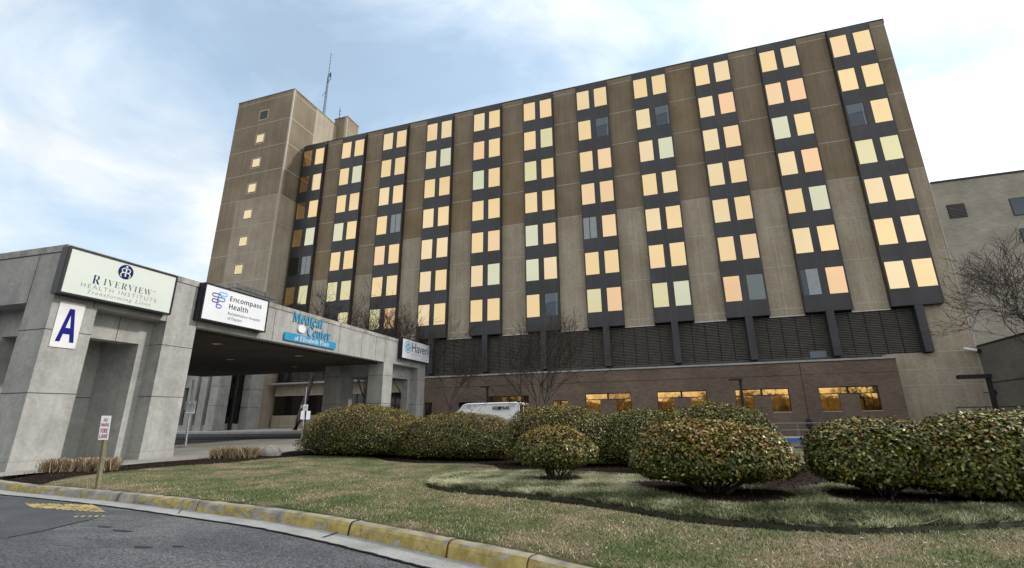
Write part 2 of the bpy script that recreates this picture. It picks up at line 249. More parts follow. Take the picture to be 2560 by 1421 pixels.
# ------------------------------------------------------------------ mesh helpers
class MB:
    def __init__(s): s.v = []; s.f = []; s.m = []; s.mats = []; s.M = None
    def mi(s, m):
        if m not in s.mats: s.mats.append(m)
        return s.mats.index(m)
    def add(s, vs, fs, m):
        o = len(s.v); s.v += [tuple(v) for v in vs]; k = s.mi(m)
        for f in fs: s.f.append([i+o for i in f]); s.m.append(k)
    def quad(s, a, b, c, d, m): s.add([a, b, c, d], [[0, 1, 2, 3]], m)
    def box(s, x0, x1, y0, y1, z0, z1, m):
        if x0 > x1: x0, x1 = x1, x0
        if y0 > y1: y0, y1 = y1, y0
        if z0 > z1: z0, z1 = z1, z0
        s.add([(x0, y0, z0), (x1, y0, z0), (x1, y1, z0), (x0, y1, z0), (x0, y0, z1), (x1, y0, z1), (x1, y1, z1), (x0, y1, z1)],
              [[0, 3, 2, 1], [4, 5, 6, 7], [0, 1, 5, 4], [1, 2, 6, 5], [2, 3, 7, 6], [3, 0, 4, 7]], m)
    def tube(s, pts, rs, m, n=8, cap=True):
        pts = [Vector(p) for p in pts]; o = len(s.v); k = s.mi(m); N_ = len(pts)
        for i, p in enumerate(pts):
            d = (pts[min(i+1, N_-1)]-pts[max(i-1, 0)]).normalized()
            a = d.cross(Vector((0, 0, 1)) if abs(d.z) < .95 else Vector((1, 0, 0))).normalized(); b = d.cross(a)
            r = rs[i] if hasattr(rs, '__len__') else rs
            for j in range(n):
                t = 2*math.pi*j/n; s.v.append(tuple(p+a*(r*math.cos(t))+b*(r*math.sin(t))))
        for i in range(N_-1):
            for j in range(n):
                s.f.append([o+i*n+j, o+i*n+(j+1) % n, o+(i+1)*n+(j+1) % n, o+(i+1)*n+j]); s.m.append(k)
        if cap and n > 2:
            s.f.append([o+j for j in range(n)]); s.m.append(k); s.f.append([o+(N_-1)*n+j for j in reversed(range(n))]); s.m.append(k)
    def poly_prism(s, pts, y0, y1, m, ax='xz'):
        """pts 2-D outline (x,z), extruded along y"""
        n = len(pts); P = [(x, y0, z) for x, z in pts]+[(x, y1, z) for x, z in pts]
        s.add(P, [list(range(n)), list(range(2*n-1, n-1, -1))]+[[i, i+n, (i+1) % n+n, (i+1) % n] for i in range(n)], m)
    def build(s, name, parent=None, xf=None, smooth=False, bevel=0):
        me = bpy.data.meshes.new(name); vs = s.v
        if xf: vs = [xf(*v) for v in vs]
        me.from_pydata([tuple(map(float, v)) for v in vs], [], s.f)
        for m in s.mats: me.materials.append(MATS[m])
        me.polygons.foreach_set('material_index', s.m)
        if smooth: me.polygons.foreach_set('use_smooth', [True]*len(s.f))
        me.update()
        o = bpy.data.objects.new(name, me); COL.objects.link(o)
        if parent is not None:
            o.parent = parent; o.location = -parent.location if xf != 'local' else (0, 0, 0)
        if bevel:
            b = o.modifiers.new('bevel', 'BEVEL'); b.width = bevel; b.segments = 2; b.limit_method = 'ANGLE'
        return o
def local(o): o.location = (0, 0, 0); return o
def thing(name, loc, label, cat, group=None):
    o = bpy.data.objects.new(name, None); COL.objects.link(o); o.location = tuple(map(float, loc)); o.empty_display_size = .2
    return tag(o, label, cat, group)
def tag(o, label=None, cat=None, group=None, kind=None):
    if label: o['label'] = label
    if cat: o['category'] = cat
    if group: o['group'] = group
    if kind: o['kind'] = kind
    return o
def copy_tree(o, parent=None):
    c = o.copy(); COL.objects.link(c); c.parent = parent
    for ch in list(o.children): copy_tree(ch, c)
    return c
def np_mesh(name, V, F, mat, parent=None, tint=None, smooth=False):
    """V (n,3), F (m,k) uniform polygons, tint per face colour (m,3)"""
    me = bpy.data.meshes.new(name); m, k = F.shape
    me.vertices.add(len(V)); me.vertices.foreach_set('co', V.astype(np.float32).ravel())
    me.loops.add(m*k); me.loops.foreach_set('vertex_index', F.astype(np.int32).ravel())
    me.polygons.add(m); me.polygons.foreach_set('loop_start', (np.arange(m)*k).astype(np.int32)); me.polygons.foreach_set('loop_total', np.full(m, k, np.int32))
    if smooth: me.polygons.foreach_set('use_smooth', np.ones(m, bool))
    if tint is not None:
        a = me.color_attributes.new('tint', 'FLOAT_COLOR', 'CORNER')
        c = np.ones((m, k, 4), np.float32); c[:, :, :3] = tint[:, None, :]; a.data.foreach_set('color', c.ravel())
    me.materials.append(MATS[mat]); me.update(); me.validate()
    o = bpy.data.objects.new(name, me); COL.objects.link(o)
    if parent is not None: o.parent = parent; o.location = -parent.location
    return o
def pt_in(poly, X, Y):
    c = np.zeros(X.shape, bool); n = len(poly)
    for i in range(n):
        x0, y0 = poly[i]; x1, y1 = poly[(i+1) % n]
        if y0 == y1: continue
        c ^= ((y0 > Y) != (y1 > Y)) & (X < (x1-x0)*(Y-y0)/(y1-y0)+x0)
    return c
def sheet(name, poly, mat, off=0., res=.8, kind='structure', zf=None, bump=0., skirt=0.):
    poly = [tuple(p[:2]) for p in poly]; xs = [p[0] for p in poly]; ys = [p[1] for p in poly]
    gx, gy = np.meshgrid(np.arange(min(xs), max(xs), res), np.arange(min(ys), max(ys), res)); gx = gx.ravel()+.013; gy = gy.ravel()+.017
    k = pt_in(poly, gx, gy); pts = [Vector(p) for p in poly]+[Vector((a, b)) for a, b in zip(gx[k], gy[k])]
    n = len(poly); r = delaunay_2d_cdt(pts, [], [list(range(n))], 1, 1e-4)
    V = np.array([(p.x, p.y) for p in r[0]]); z = (G(V[:, 0], V[:, 1]) if zf is None else zf(V[:, 0], V[:, 1]))+off
    P3 = [(a, b, float(c)) for (a, b), c in zip(V, z)]; FF = [list(f) for f in r[2]]
    if skirt:
        ed = {}
        for f in FF:
            for i in range(len(f)): ed[(f[i], f[(i+1) % len(f)])] = 1
        bd = [e for e in ed if (e[1], e[0]) not in ed]; m_ = {}
        for e in bd:
            for q in e:
                if q not in m_: m_[q] = len(P3); P3.append((P3[q][0], P3[q][1], P3[q][2]-skirt))
        FF += [[e[1], e[0], m_[e[0]], m_[e[1]]] for e in bd]
    me = bpy.data.meshes.new(name); me.from_pydata(P3, [], FF); me.materials.append(MATS[mat])
    me.polygons.foreach_set('use_smooth', [True]*len(me.polygons)); me.update()
    # faces up
    if len(me.polygons) and me.polygons[0].normal.z < 0: me.flip_normals()
    o = bpy.data.objects.new(name, me); COL.objects.link(o); tag(o, kind=kind); return o
def smooth_line(pts, n=8):
    out = []; P = [np.array(p, float) for p in pts]; P = [2*P[0]-P[1]]+P+[2*P[-1]-P[-2]]
    for i in range(1, len(P)-2):
        for j in range(n):
            t = j/n; a, b, c, d = P[i-1:i+3]
            out.append(.5*((2*b)+(-a+c)*t+(2*a-5*b+4*c-d)*t*t+(-a+3*b-3*c+d)*t**3))
    out.append(P[-2]); return out
MSER = lambda s: ''.join(chr(0x1D400+ord(c)-65) if 'A' <= c <= 'Z' else chr(0x1D41A+ord(c)-97) if 'a' <= c <= 'z' else c for c in s)
MITA = lambda s: ''.join(chr(0x1D434+ord(c)-65) if 'A' <= c <= 'Z' else ('\u210e' if c == 'h' else chr(0x1D44E+ord(c)-97)) if 'a' <= c <= 'z' else c for c in s)
MSANB = lambda s: ''.join(chr(0x1D5D4+ord(c)-65) if 'A' <= c <= 'Z' else chr(0x1D5EE+ord(c)-97) if 'a' <= c <= 'z' else c for c in s)
def text_geo(body, offset=0., spacing=1.):
    c = bpy.data.curves.new('t', 'FONT'); c.body = body; c.size = 1; c.offset = offset; c.space_character = spacing; c.resolution_u = 4
    o = bpy.data.objects.new('t', c); COL.objects.link(o); dg = bpy.context.evaluated_depsgraph_get(); dg.update()
    me = bpy.data.meshes.new_from_object(o.evaluated_get(dg)); bpy.data.objects.remove(o); bpy.data.curves.remove(c)
    V = np.array([v.co[:2] for v in me.vertices]); F = [list(p.vertices) for p in me.polygons]; bpy.data.meshes.remove(me)
    return V, F
def text_on(name, body, parent, mat, place, x0, x1, y0, y1, depth, off, lift=.0, spacing=1., fit_y='cap'):
    """lettering fitted in the rectangle [x0,x1]x[y0,y1] of a board; place(x, y, d) maps board coords + outward distance to the world"""
    V, F = text_geo(body, off, spacing)
    a = V[:, 0].min(); b = V[:, 0].max(); c, d = V[:, 1].min(), V[:, 1].max()
    if fit_y == 'base': c = 0.
    X = x0+(V[:, 0]-a)/(b-a)*(x1-x0); Y = y0+(V[:, 1]-c)/(d-c)*(y1-y0)
    top = [place(x, y, lift+depth) for x, y in zip(X, Y)]; bot = [place(x, y, lift) for x, y in zip(X, Y)]
    mb = MB(); n = len(top); mb.add(top, F, mat)
    if depth > .008:
        ed = {}
        for f in F:
            for i in range(len(f)):
                e = (f[i], f[(i+1) % len(f)]); ed[e] = 1
        o = len(mb.v); mb.v += [tuple(v) for v in bot]; k = mb.mi(mat)
        for (i, j) in ed:
            if (j, i) not in ed: mb.f.append([i, i+o, j+o, j]); mb.m.append(k)
    return mb.build(name, parent)
def circle_pts(cx, cy, r, n=32, a0=0, a1=360, ry=None):
    return [(cx+r*math.cos(rad(a0+(a1-a0)*i/n)), cy+(ry or r)*math.sin(rad(a0+(a1-a0)*i/n))) for i in range(n if a1-a0 == 360 else n+1)]
def shape_on(mb, pts, place, lift, mat):
    mb.add([place(x, y, lift) for x, y in pts], [list(range(len(pts)))], mat)
def stroke_on(mb, pts, wd, place, lift, mat, closed=False):
    P = [np.array(p, float) for p in pts]; n = len(P); Lp, Rp = [], []
    for i in range(n):
        a = P[(i-1) % n] if closed else P[max(i-1, 0)]; b = P[(i+1) % n] if closed else P[min(i+1, n-1)]
        d = b-a; d = d/(np.linalg.norm(d)+1e-9); q = np.array([-d[1], d[0]])*wd/2; Lp.append(P[i]+q); Rp.append(P[i]-q)
    for i in range(n if closed else n-1):
        j = (i+1) % n; mb.add([place(*Rp[i], lift), place(*Rp[j], lift), place(*Lp[j], lift), place(*Lp[i], lift)], [[0, 1, 2, 3]], mat)

# ------------------------------------------------------------------ ground, roads
mb = MB(); mb.quad((-3000, -3000, -1.6), (3000, -3000, -1.6), (3000, 3000, -1.6), (-3000, 3000, -1.6), 'far_land'); tag(mb.build('ground'), kind='structure')
KB = smooth_line([(-60, 15.5), (-34, 12.0), (-20, 8.9), (-14.4, 7.62), (-12.55, 7.36), (-10.9, 7.15), (-9.42, 6.92), (-7.25, 6.50), (-5.51, 6.14), (-4.17, 5.72), (-3.26, 5.39), (-2.46, 5.07), (-1.93, 4.86), (-.9, 4.38), (1.5, 3.0), (5, .6), (9, -3), (16, -12), (22, -30)], 8)
def offset_line(line, d):
    o = []; n = len(line)
    for i in range(n):
        t = line[min(i+1, n-1)]-line[max(i-1, 0)]; t = t/np.linalg.norm(t); o.append(line[i]+np.array([-t[1], t[0]])*d)   # +d = left of travel = lawn side
    return o
ROADZ = -1.255
def flat(z): return lambda X, Y: np.full(np.shape(X), z)
road_edge = offset_line(KB, -.38)
sheet('road', [(-60, -40)]+[tuple(p) for p in road_edge]+[(22, -40)], 'asphalt', res=4, zf=flat(ROADZ))
def strip(name, A, B, zA, zB, mat, joints=None, kind='structure'):
    mb = MB()
    for i in range(len(A)-1): mb.quad((*A[i], zA), (*A[i+1], zA), (*B[i+1], zB), (*B[i], zB), mat)
    return tag(mb.build(name), kind=kind)
strip('gutter', offset_line(KB, -.385), offset_line(KB, .02), ROADZ+.010, ROADZ+.004, 'gutter_concrete')
# kerb: profile swept along the line, one kerb stone run
def sweep(name, line, prof, mat, kind='structure'):
    mb = MB(); offs = [offset_line(line, d) for d, z in prof]; k = len(prof)
    for i in range(len(line)): mb.v += [(*offs[j][i], prof[j][1]) for j in range(k)]
    mi = mb.mi(mat)
    for i in range(len(line)-1):
        for j in range(k-1): mb.f.append([i*k+j, (i+1)*k+j, (i+1)*k+j+1, i*k+j+1]); mb.m.append(mi)
    return tag(mb.build(name, smooth=False), kind=kind)
KL = []
for i in range(len(KB)-1):   # finer sampling for uneven worn arris
    m_ = max(1, int(np.linalg.norm(KB[i+1]-KB[i])/.12)) if -20 < KB[i][0] < 6 else 1
    for j in range(m_): KL.append(KB[i]+(KB[i+1]-KB[i])*j/m_)
KL.append(KB[-1])
kb = sweep('kerb', KL, [(0, ROADZ-.02), (.012, -1.20), (.022, -1.145), (.045, -1.112), (.08, -1.10), (.17, -1.10), (.20, -1.106), (.205, -1.17)], 'kerb_painted')
for v in kb.data.vertices:
    if v.co.z > -1.19: v.co.z += rnd.uniform(-.006, .004); v.co.y += rnd.uniform(-.004, .004)
# kerb joints
def kerb_joint(px, py, mat, wd):
    p = atZ(px, py, -1.12)[:2]; i = min(range(len(KL)), key=lambda i: np.linalg.norm(KL[i]-p)); a = KL[i]; t = KL[i+1]-KL[i-1]; t = t/np.linalg.norm(t); n = np.array([-t[1], t[0]])
    mb = MB(); pr = [(-.004, -1.25), (.006, -1.20), (.016, -1.142), (.042, -1.106), (.08, -1.092), (.172, -1.092)]
    for (d0, z0), (d1, z1) in zip(pr[:-1], pr[1:]):
        q = [a+n*d0-t*wd, a+n*d0+t*wd, a+n*d1+t*wd, a+n*d1-t*wd]; mb.quad((*q[0], z0), (*q[1], z0), (*q[2], z1), (*q[3], z1), mat)
    tag(mb.build('kerb_joint'), kind='structure')
noisy('crack_dark', [(.010, .009, .008), (.02, .018, .015)]); noisy('rust', [(.10, .025, .012), (.16, .045, .02)], scale=20)
for x, y, m_, wd in ((460, 1262, 'crack_dark', .006), (865, 1310, 'crack_dark', .014), (1104, 1362, 'rust', .012), (1312, 1405, 'crack_dark', .006), (250, 1240, 'crack_dark', .008)): kerb_joint(x, y, m_, wd)
def ground_line(name, pts, wd, mat, z):
    mb = MB(); stroke_on(mb, pts, wd, lambda x, y, l: (x, y, l), z, mat); return tag(mb.build(name), kind='structure')
jp = [atZ(x, y, ROADZ)[:2] for x, y in ((862, 1328), (846, 1333), (822, 1342), (806, 1347))]
ground_line('gutter_crack', jp, .03, 'crack_dark', ROADZ+.016)
jp = [atZ(x, y, ROADZ)[:2] for x, y in ((458, 1272), (452, 1277), (446, 1287))]
ground_line('gutter_crack', jp, .012, 'crack_dark', ROADZ+.016)
el = offset_line(KB, -.39)[10:-30]; el = [p+np.array([rnd.uniform(-.012, .012), rnd.uniform(-.012, .012)]) for p in el]
ground_line('gutter_edge', el, .03, 'crack_dark', ROADZ+.014)
# asphalt patch and cracks
noisy('asphalt_patch', [(.055, .060, .070), (.075, .08, .09), (.10, .10, .105)], scale=1.2, fine=.6, bscale=110, bump=.7)
pp = [atZ(x, y, ROADZ)[:2] for x, y in ((-60, 1250), (60, 1247), (130, 1254), (235, 1272), (265, 1287), (210, 1305), (120, 1325), (20, 1345), (-80, 1362))]
sheet('asphalt_patch', pp, 'asphalt_patch', off=.004, res=1, zf=flat(ROADZ))
ground_line('road_crack', [atZ(x, y, ROADZ)[:2] for x, y in ((20, 1345), (90, 1333), (150, 1318), (195, 1307), (232, 1300))], .02, 'crack_dark', ROADZ+.008)
noisy('tar', [(.03, .031, .034), (.04, .04, .043)])
for cx_, cy_, rx_, ry_ in ((355, 1369, .12, .05), (262, 1318, .14, .04), (305, 1328, .18, .04), (445, 1367, .08, .03)):
    p = atZ(cx_, cy_, ROADZ); mb = MB(); mb.add([(p[0]+rx_*math.cos(a)*(1+.2*math.sin(3*a)), p[1]+ry_*math.sin(a), ROADZ+.006) for a in np.linspace(0, 6.1, 18)], [list(range(18))], 'tar'); tag(mb.build('tar_stain'), kind='structure')
# worn yellow hatch marking
mb = MB()
for i in range(13):
    x = 60+i*13.5; j_ = rnd.uniform(-3, 3)
    q = [atZ(a, b, ROADZ)[:2] for a, b in ((x+j_, 1260+i*.3), (x+9+j_, 1259+i*.3), (x+20+i*.5, 1264+i*.6), (x+36+i*.6+j_, 1271+i*.9), (x+24+i*.6, 1271.5+i*.9), (x+12, 1266+i*.5))]
    mb.add([(*p, ROADZ+.008) for p in q], [[5, 4, 3, 2, 1, 0]], 'yellow_paint')
for i in range(5):
    x = 182+i*17
    q = [atZ(a, b, ROADZ)[:2] for a, b in ((x, 1294-i*.4), (x+10, 1291-i*.3), (x+15, 1291), (x+8, 1295-i*.2))]; mb.add([(*p, ROADZ+.008) for p in q], [[3, 2, 1, 0]], 'yellow_paint')
tag(mb.build('road_marking'), kind='structure')

# lawn side
KLA = np.array(KL)
def kdist(X, Y):
    X = np.asarray(X, float); Y = np.asarray(Y, float); S = KLA[::2]; o = np.full(len(X), 9.)
    for i in range(0, len(X), 20000):
        dx = X[i:i+20000, None]-S[None, :, 0]; dy = Y[i:i+20000, None]-S[None, :, 1]; o[i:i+20000] = np.sqrt((dx*dx+dy*dy).min(1))
    return o
back_k = [tuple(p) for p in offset_line(KB, .172)]
mulch_poly = back_k+[(60, -30), (60, 26.2), (-5, 26.2), (-11, 23), (-13.4, 19.5)]+[tuple(gp(x, y)[:2]) for x, y in ((773, 1125), (730, 1129), (685, 1137), (600, 1141), (520, 1147), (387, 1157), (288, 1166), (190, 1176), (88, 1184), (0, 1193))]+[(-24, 9.6), (-60, 15.9)]
sheet('mulch_bed', mulch_poly, 'mulch', res=.4, zf=lambda X, Y: np.minimum(G(X, Y), -1.135+.11*kdist(X, Y)))
lawn_px = [(95, 1208), (160, 1197), (246, 1186), (352, 1174), (457, 1165), (562, 1159), (668, 1148), (773, 1140), (881, 1139), (940, 1145), (962, 1153), (1046, 1160), (1187, 1160), (1235, 1166), (1250, 1176), (1204, 1186), (1130, 1193), (1080, 1204), (1064, 1211), (1072, 1222), (1116, 1233), (1275, 1246), (1398, 1260), (1503, 1274), (1609, 1292), (1700, 1308), (1800, 1318), (1976, 1332), (2135, 1341), (2293, 1337), (2560, 1321), (2760, 1305)]
LAWN = [tuple(gp(x, y)[:2]) for x, y in lawn_px]
kin = [p for p in back_k if -13.3 < p[0] < 9]
def rough_edge(pts, step, amp, seed):
    r = np.random.default_rng(seed); o = []
    for a, b in zip(pts[:-1], pts[1:]):
        a = np.array(a); b = np.array(b); L_ = np.linalg.norm(b-a); n = max(1, int(L_/step)); d = (b-a)/max(L_, 1e-6); q = np.array([-d[1], d[0]])
        for i in range(n): o.append(tuple(a+(b-a)*i/n+q*r.normal(0, amp)*(i > 0)))
    o.append(tuple(pts[-1])); return o
LAWN = rough_edge(LAWN, .13, .022, 5)
lawn_poly = kin+[(9, 4)]+LAWN[::-1]
def GL(X, Y): return np.minimum(G(X, Y)+.012, -1.112+.11*kdist(X, Y))
sheet('lawn', lawn_poly, 'lawn', off=0, res=.25, zf=GL, skirt=.07)
sheet('far_lawn', [(-4, 17.5), (3.0, 17.0), (5.5, 13), (7.5, 8.5), (12, 3), (40, -20), (40, 25.9), (-4, 25.9)], 'lawn', off=.012, res=1)
GC_px = [(1071, 1211), (1090, 1202), (1150, 1191), (1260, 1187), (1380, 1187), (1500, 1193), (1640, 1203), (1720, 1212), (1830, 1225), (1990, 1238), (2080, 1222), (2140, 1219), (2200, 1225), (2260, 1250), (2330, 1268), (2600, 1262), (2800, 1262), (2800, 1299), (2560, 1316), (2293, 1332), (2135, 1336), (1976, 1326), (1800, 1311), (1700, 1301), (1609, 1286), (1503, 1268), (1398, 1254), (1275, 1240), (1116, 1228.5), (1081, 1221)]
GC = [tuple(gp(x, y)[:2]) for x, y in GC_px]
GC = rough_edge(GC+[GC[0]], .11, .022, 6)[:-1]
sheet('groundcover_bed', GC, 'soil_cover', off=.058, res=.4, skirt=.10)
# driveway and pads
pad = [tuple(gp(x, y)[:2]) for x, y in ((0, 1193), (88, 1184), (190, 1176), (288, 1166), (387, 1157), (520, 1147), (600, 1141), (685, 1137), (730, 1129), (773, 1125))]
sheet('driveway_pad', [(-24, 9.6)]+pad+[(-13.4, 19.5), (-13.6, 24.5), (-22, 25.5), (-30, 24), (-40, 20), (-60, 16)], 'drive_concrete', off=.010, res=1)
sheet('driveway', [(-110, 12), (-60, 15.9), (-24, 9.4), (-14, 12), (-13, 19.5), (-11, 23), (-5, 26.1), (60, 26.1), (60, 34.0), (-110, 34.9)], 'asphalt_far', off=-.03, res=2)
sheet('road_verge', [(60, -40), (140, -40), (140, 60), (60, 60)], 'lawn', off=.0, res=8)
def kerb_run(name, pts, mat, h=.15, wd=.18):
    ln = [np.array(p, float) for p in pts]; L2 = []
    for a, b in zip(ln[:-1], ln[1:]):
        n = max(1, int(np.linalg.norm(b-a)/1.5)); L2 += [a+(b-a)*i/n for i in range(n)]
    L2.append(ln[-1]); O = offset_line(L2, wd); mb = MB()
    for i in range(len(L2)-1):
        z0, z1 = float(G(*L2[i])), float(G(*L2[i+1]))
        mb.quad((*L2[i], z0-.02), (*L2[i+1], z1-.02), (*L2[i+1], z1+h), (*L2[i], z0+h), mat)
        mb.quad((*L2[i], z0+h), (*L2[i+1], z1+h), (*O[i+1], z1+h), (*O[i], z0+h), 'sidewalk')
    return tag(mb.build(name), kind='structure')
kerb_run('blue_kerb', [(3.2, 34.0), (9.5, 34.0)], 'kerb_blue', .26)
kerb_run('white_kerb', [(9.5, 34.0), (60, 34.0)], 'sidewalk', .16)
kerb_run('white_kerb', [(-110, 34.9), (-30, 34.3), (3.2, 34.0)], 'sidewalk', .17)
sheet('sidewalk', [(-110, 35.1), (-30, 34.5), (3, 34.18), (60, 34.18), (60, 60), (-110, 60)], 'sidewalk', off=.155, res=2)
kerb_run('grass_kerb', [(60, 26.25), (-4.9, 26.25)], 'sidewalk', .10)

# ------------------------------------------------------------------ hospital tower block
D = 43.634; DP = D+.52
X0 = lambda c: -48.319+5.914*c
ZT = lambda r: 34.494-3.66*(r-1)
hosp = thing('hospital_building', (-10, DP, -.4), 'tall brown concrete hospital block with eleven dark window bays and a stair tower', 'building')
def jbar(mb, x0, x1, z, y, m='panel_joint', h=.07): mb.box(x0, x1, y-.012, y+.05, z-h/2, z+h/2, m)
PJ = [35.03, 31.40, 27.74, 24.10, 20.44, 16.80, 13.14, 9.48]
mb = MB()
jr = random.Random(3)
def pier(mb, x0, x1, y, zbot, c=0, xm=None):
    zs = [35.64]+PJ+[zbot]
    for i in range(len(zs)-1):
        a, b = zs[i], zs[i+1]
        lo = i >= 5 if c >= 3 else i >= 6 if c >= 1 else i >= 5
        m = 'tan_light' if lo else ('tan_brown' if (jr.random() < .35 and c < 9) or (c in (3, 4, 5) and i in (3, 4)) else 'tan_dark')
        mb.box(x0, x1, y, y+.6, b, a, m)
        if i: jbar(mb, x0, x1, a, y)
    if zbot < 10 and c > 4:
        xc = (x0+x1)/2; mb.box(xc-.02, xc+.02, y-.008, y+.02, zbot, 16.8, 'panel_joint')
for c in range(1, 11): pier(mb, X0(c)+3.2, X0(c+1)-.1, DP, 8.85, c)
mb.box(X0(11)+3.2, 21.30, DP, DP+.6, -1, 9.0, 'tan_light')
pier(mb, X0(11)+3.2, 21.30, DP, 9.0, 11)
mb.box(X0(11)+1.9, X0(11)+3.2, DP, DP+.6, -1, 9.4, 'tan_light')
for z in (5.38, 4.12, 2.96): jbar(mb, 18.6 if z > 5 else 15.8, 21.25, z, DP, h=.06)
# bodies behind the bays and roof mass
mb.box(-42.6, 21.30, DP+.6, DP+18, -1, 35.3, 'tan_dark')
mb.box(-42.6, 15.4, DP+.35, DP+.6, -1, 5.3, 'tan_light'); mb.box(15.4, X0(11)+1.9, DP, DP+.6, -1, 5.3, 'tan_light')
mb.build('facade_wall', hosp)
mb = MB(); mb.box(-42.7, 21.34, DP-.04, DP+.62, 35.64, 35.74, 'dark_frame'); mb.box(-42.6, 21.30, DP+.1, DP+.55, 35.3, 35.64, 'tan_dark'); mb.box(21.25, 21.34, DP-.03, DP+18, 35.3, 35.74, 'tan_dark'); mb.build('parapet_coping', hosp)
mb = MB(); mb.box(21.22, 21.31, DP-.035, DP+.3, -.9, 19.0, 'panel_joint'); o = mb.build('corner_strip', hosp); o.scale = (1, 1, 1)
for c in range(1, 11): mb = MB(); mb.box(X0(c)+3.2, X0(c+1)-.1, DP-.03, DP+.3, 8.79, 8.85, 'white_lip'); mb.build('drip_edge', hosp)
# windows
W_, H_ = 1.265, 2.208
def win_mesh(kind):
    mb = MB(); f = .035
    mb.box(-f, W_+f, .03, .10, -H_-f, f, 'dark_frame')
    if kind in MATS: mb.quad((0, .012, -H_), (W_, .012, -H_), (W_, .012, 0), (0, .012, 0), kind); mb.box(0, W_, .014, .03, -H_, 0, 'dark_frame')
    elif kind == 'curtain2':
        mb.quad((0, .02, -H_), (W_*.42, .02, -H_), (W_*.42, .02, 0), (0, .02, 0), 'room_dark')
        n = 14
        for i in range(n):
            a, b = W_*(.3+.7*i/n), W_*(.3+.7*(i+1)/n); mb.quad((a, -.012+.02*(i % 2), -H_+.02), (b, -.012+.02*((i+1) % 2), -H_+.02), (b, -.012+.02*((i+1) % 2), 0), (a, -.012+.02*(i % 2), 0), 'curtain')
    elif kind == 'curtain_full':
        n = 16
        for i in range(n):
            if i == 7: continue
            a, b = W_*(i/n), W_*((i+1)/n); mb.quad((a, -.012+.02*(i % 2), -H_), (b, -.012+.02*((i+1) % 2), -H_), (b, -.012+.02*((i+1) % 2), 0), (a, -.012+.02*(i % 2), 0), 'curtain')
    elif kind == 'blind': mb.quad((0, .015, -H_), (W_, .015, -H_), (W_, .015, 0), (0, .015, 0), 'blind_grey')
    elif kind == 'clear':
        mb.quad((0, .02, -H_), (W_, .02, -H_), (W_, .02, -H_*.42), (0, .02, -H_*.42), 'room_dark')
        mb.quad((0, .02, -H_*.42), (W_, .02, -H_*.38), (W_, .02, 0), (0, .02, 0), 'room_light'); mb.box(W_*.86, W_*.92, .0, .02, -H_, 0, 'blind_grey')
    elif kind == 'dark': mb.quad((0, .02, -H_), (W_, .02, -H_), (W_, .02, 0), (0, .02, 0), 'dark_glass')
    me_o = mb.build('window'); me = me_o.data; bpy.data.objects.remove(me_o); return me
SPEC = {}
def sp(c, s): 
    for t in s.split():
        SPEC[(c, int(t[1]), t[0])] = t[2:]
sp(1, 'R4glass_mint R5curtain_full L5dark R6glass_lime R7glass_lime'); sp(2, 'R2glass_mint L4glass_mint L6glass_lime R6glass_lime R7glass_lime L7dark'); sp(3, 'R4curtain_full R7glass_pink L7glass_lime')
sp(4, 'R2glass_mint R5amber_pale'); sp(5, 'L2glass_pink L3glass_mint R6glass_mint'); sp(6, 'R2glass_lime L3glass_lime L5glass_mint L6glass_mint R7clear')
sp(7, 'R2clear L5curtain_full L7glass_lime R7glass_pink'); sp(8, 'R2clear R3glass_mint L7glass_lime R7glass_mint'); sp(9, 'R2glass_pink L7glass_pink R7blind')
sp(10, 'L2amber_warm R2glass_pink L3glass_mint R4glass_pink R5glass_mint L7curtain2 R7glass_pink'); sp(11, 'L3clear L4glass_lime R4glass_lime')
WM = {}
wr = random.Random(5)
for c in range(1, 12):
    x = X0(c); bay = MB()
    bay.box(x-.13, x+3.22, D+.05, DP+.3, 8.93, 35.32, 'bay_metal')
    # raised panels (mullion strip, spandrels) with fine seams
    for xa, xb in ((x-.125, x-.035), (x+1.30, x+1.79), (x+3.125, x+3.215)): bay.box(xa, xb, D-.0, D+.06, 8.94, 35.30, 'bay_metal')
    for r in range(0, 8):
        zt = ZT(r)-H_-.035 if r else 35.30; zb = ZT(r+1)+.035 if r < 7 else 8.94
        for xa, xb in ((x-.03, x+1.295), (x+1.795, x+3.12)): bay.box(xa, xb, D+.004+wr.uniform(0, .006), D+.06, zb, zt, 'bay_metal')
        for xa in (x+1.297, x+1.793): bay.box(xa-.012, xa+.012, D-.006, D+.01, zb, zt, 'bay_seam')
        if r: bay.box(x+1.30, x+1.79, D-.006, D+.01, zt-.012, zt+.012, 'bay_seam')
    # narrow amber glass strips in the side faces of the bay
    for r in range(1, 8):
        for xs in (x-.135, x+3.225): bay.box(xs-.004, xs+.004, D+.22, DP-.14, ZT(r)-H_, ZT(r), 'side_glass')
    b = bay.build('window_bay', hosp)
    for r in range(1, 8):
        for s in 'LR':
            k = SPEC.get((c, r, s)) or wr.choice(['amber', 'amber', 'amber', 'amber_warm', 'amber_pale', 'amber_pale', 'amber'])
            if k not in WM: WM[k] = win_mesh(k)
            o = bpy.data.objects.new('window', WM[k]); COL.objects.link(o); o.parent = b
            # parent b sits at -hosp.location inside hosp, so b-local coordinates are world coordinates
            o.location = (x+(0 if s == 'L' else 1.827), D, ZT(r)); o.rotation_euler = (wr.uniform(-.008, .008), 0, wr.uniform(-.008, .008))
            if k == 'clear': o['label'] = 'window of clear bluish glass'
            elif k in ('curtain2', 'curtain_full'): o['label'] = 'window with pale curtain'
            elif k == 'blind': o['label'] = 'window with grey blind drawn'
    if c > 0:
        st = MB(); st.box(x+1.265, x+1.827, D+.01, DP+.5, 5.34, 8.93, 'bay_metal'); st.box(x+1.262, x+1.83, D+.006, D+.3, 5.34, 5.62, 'bay_metal'); st.box(x+1.262, x+1.83, D+.002, D+.3, 5.62, 5.635, 'bay_seam'); st.build('bay_support', hosp)
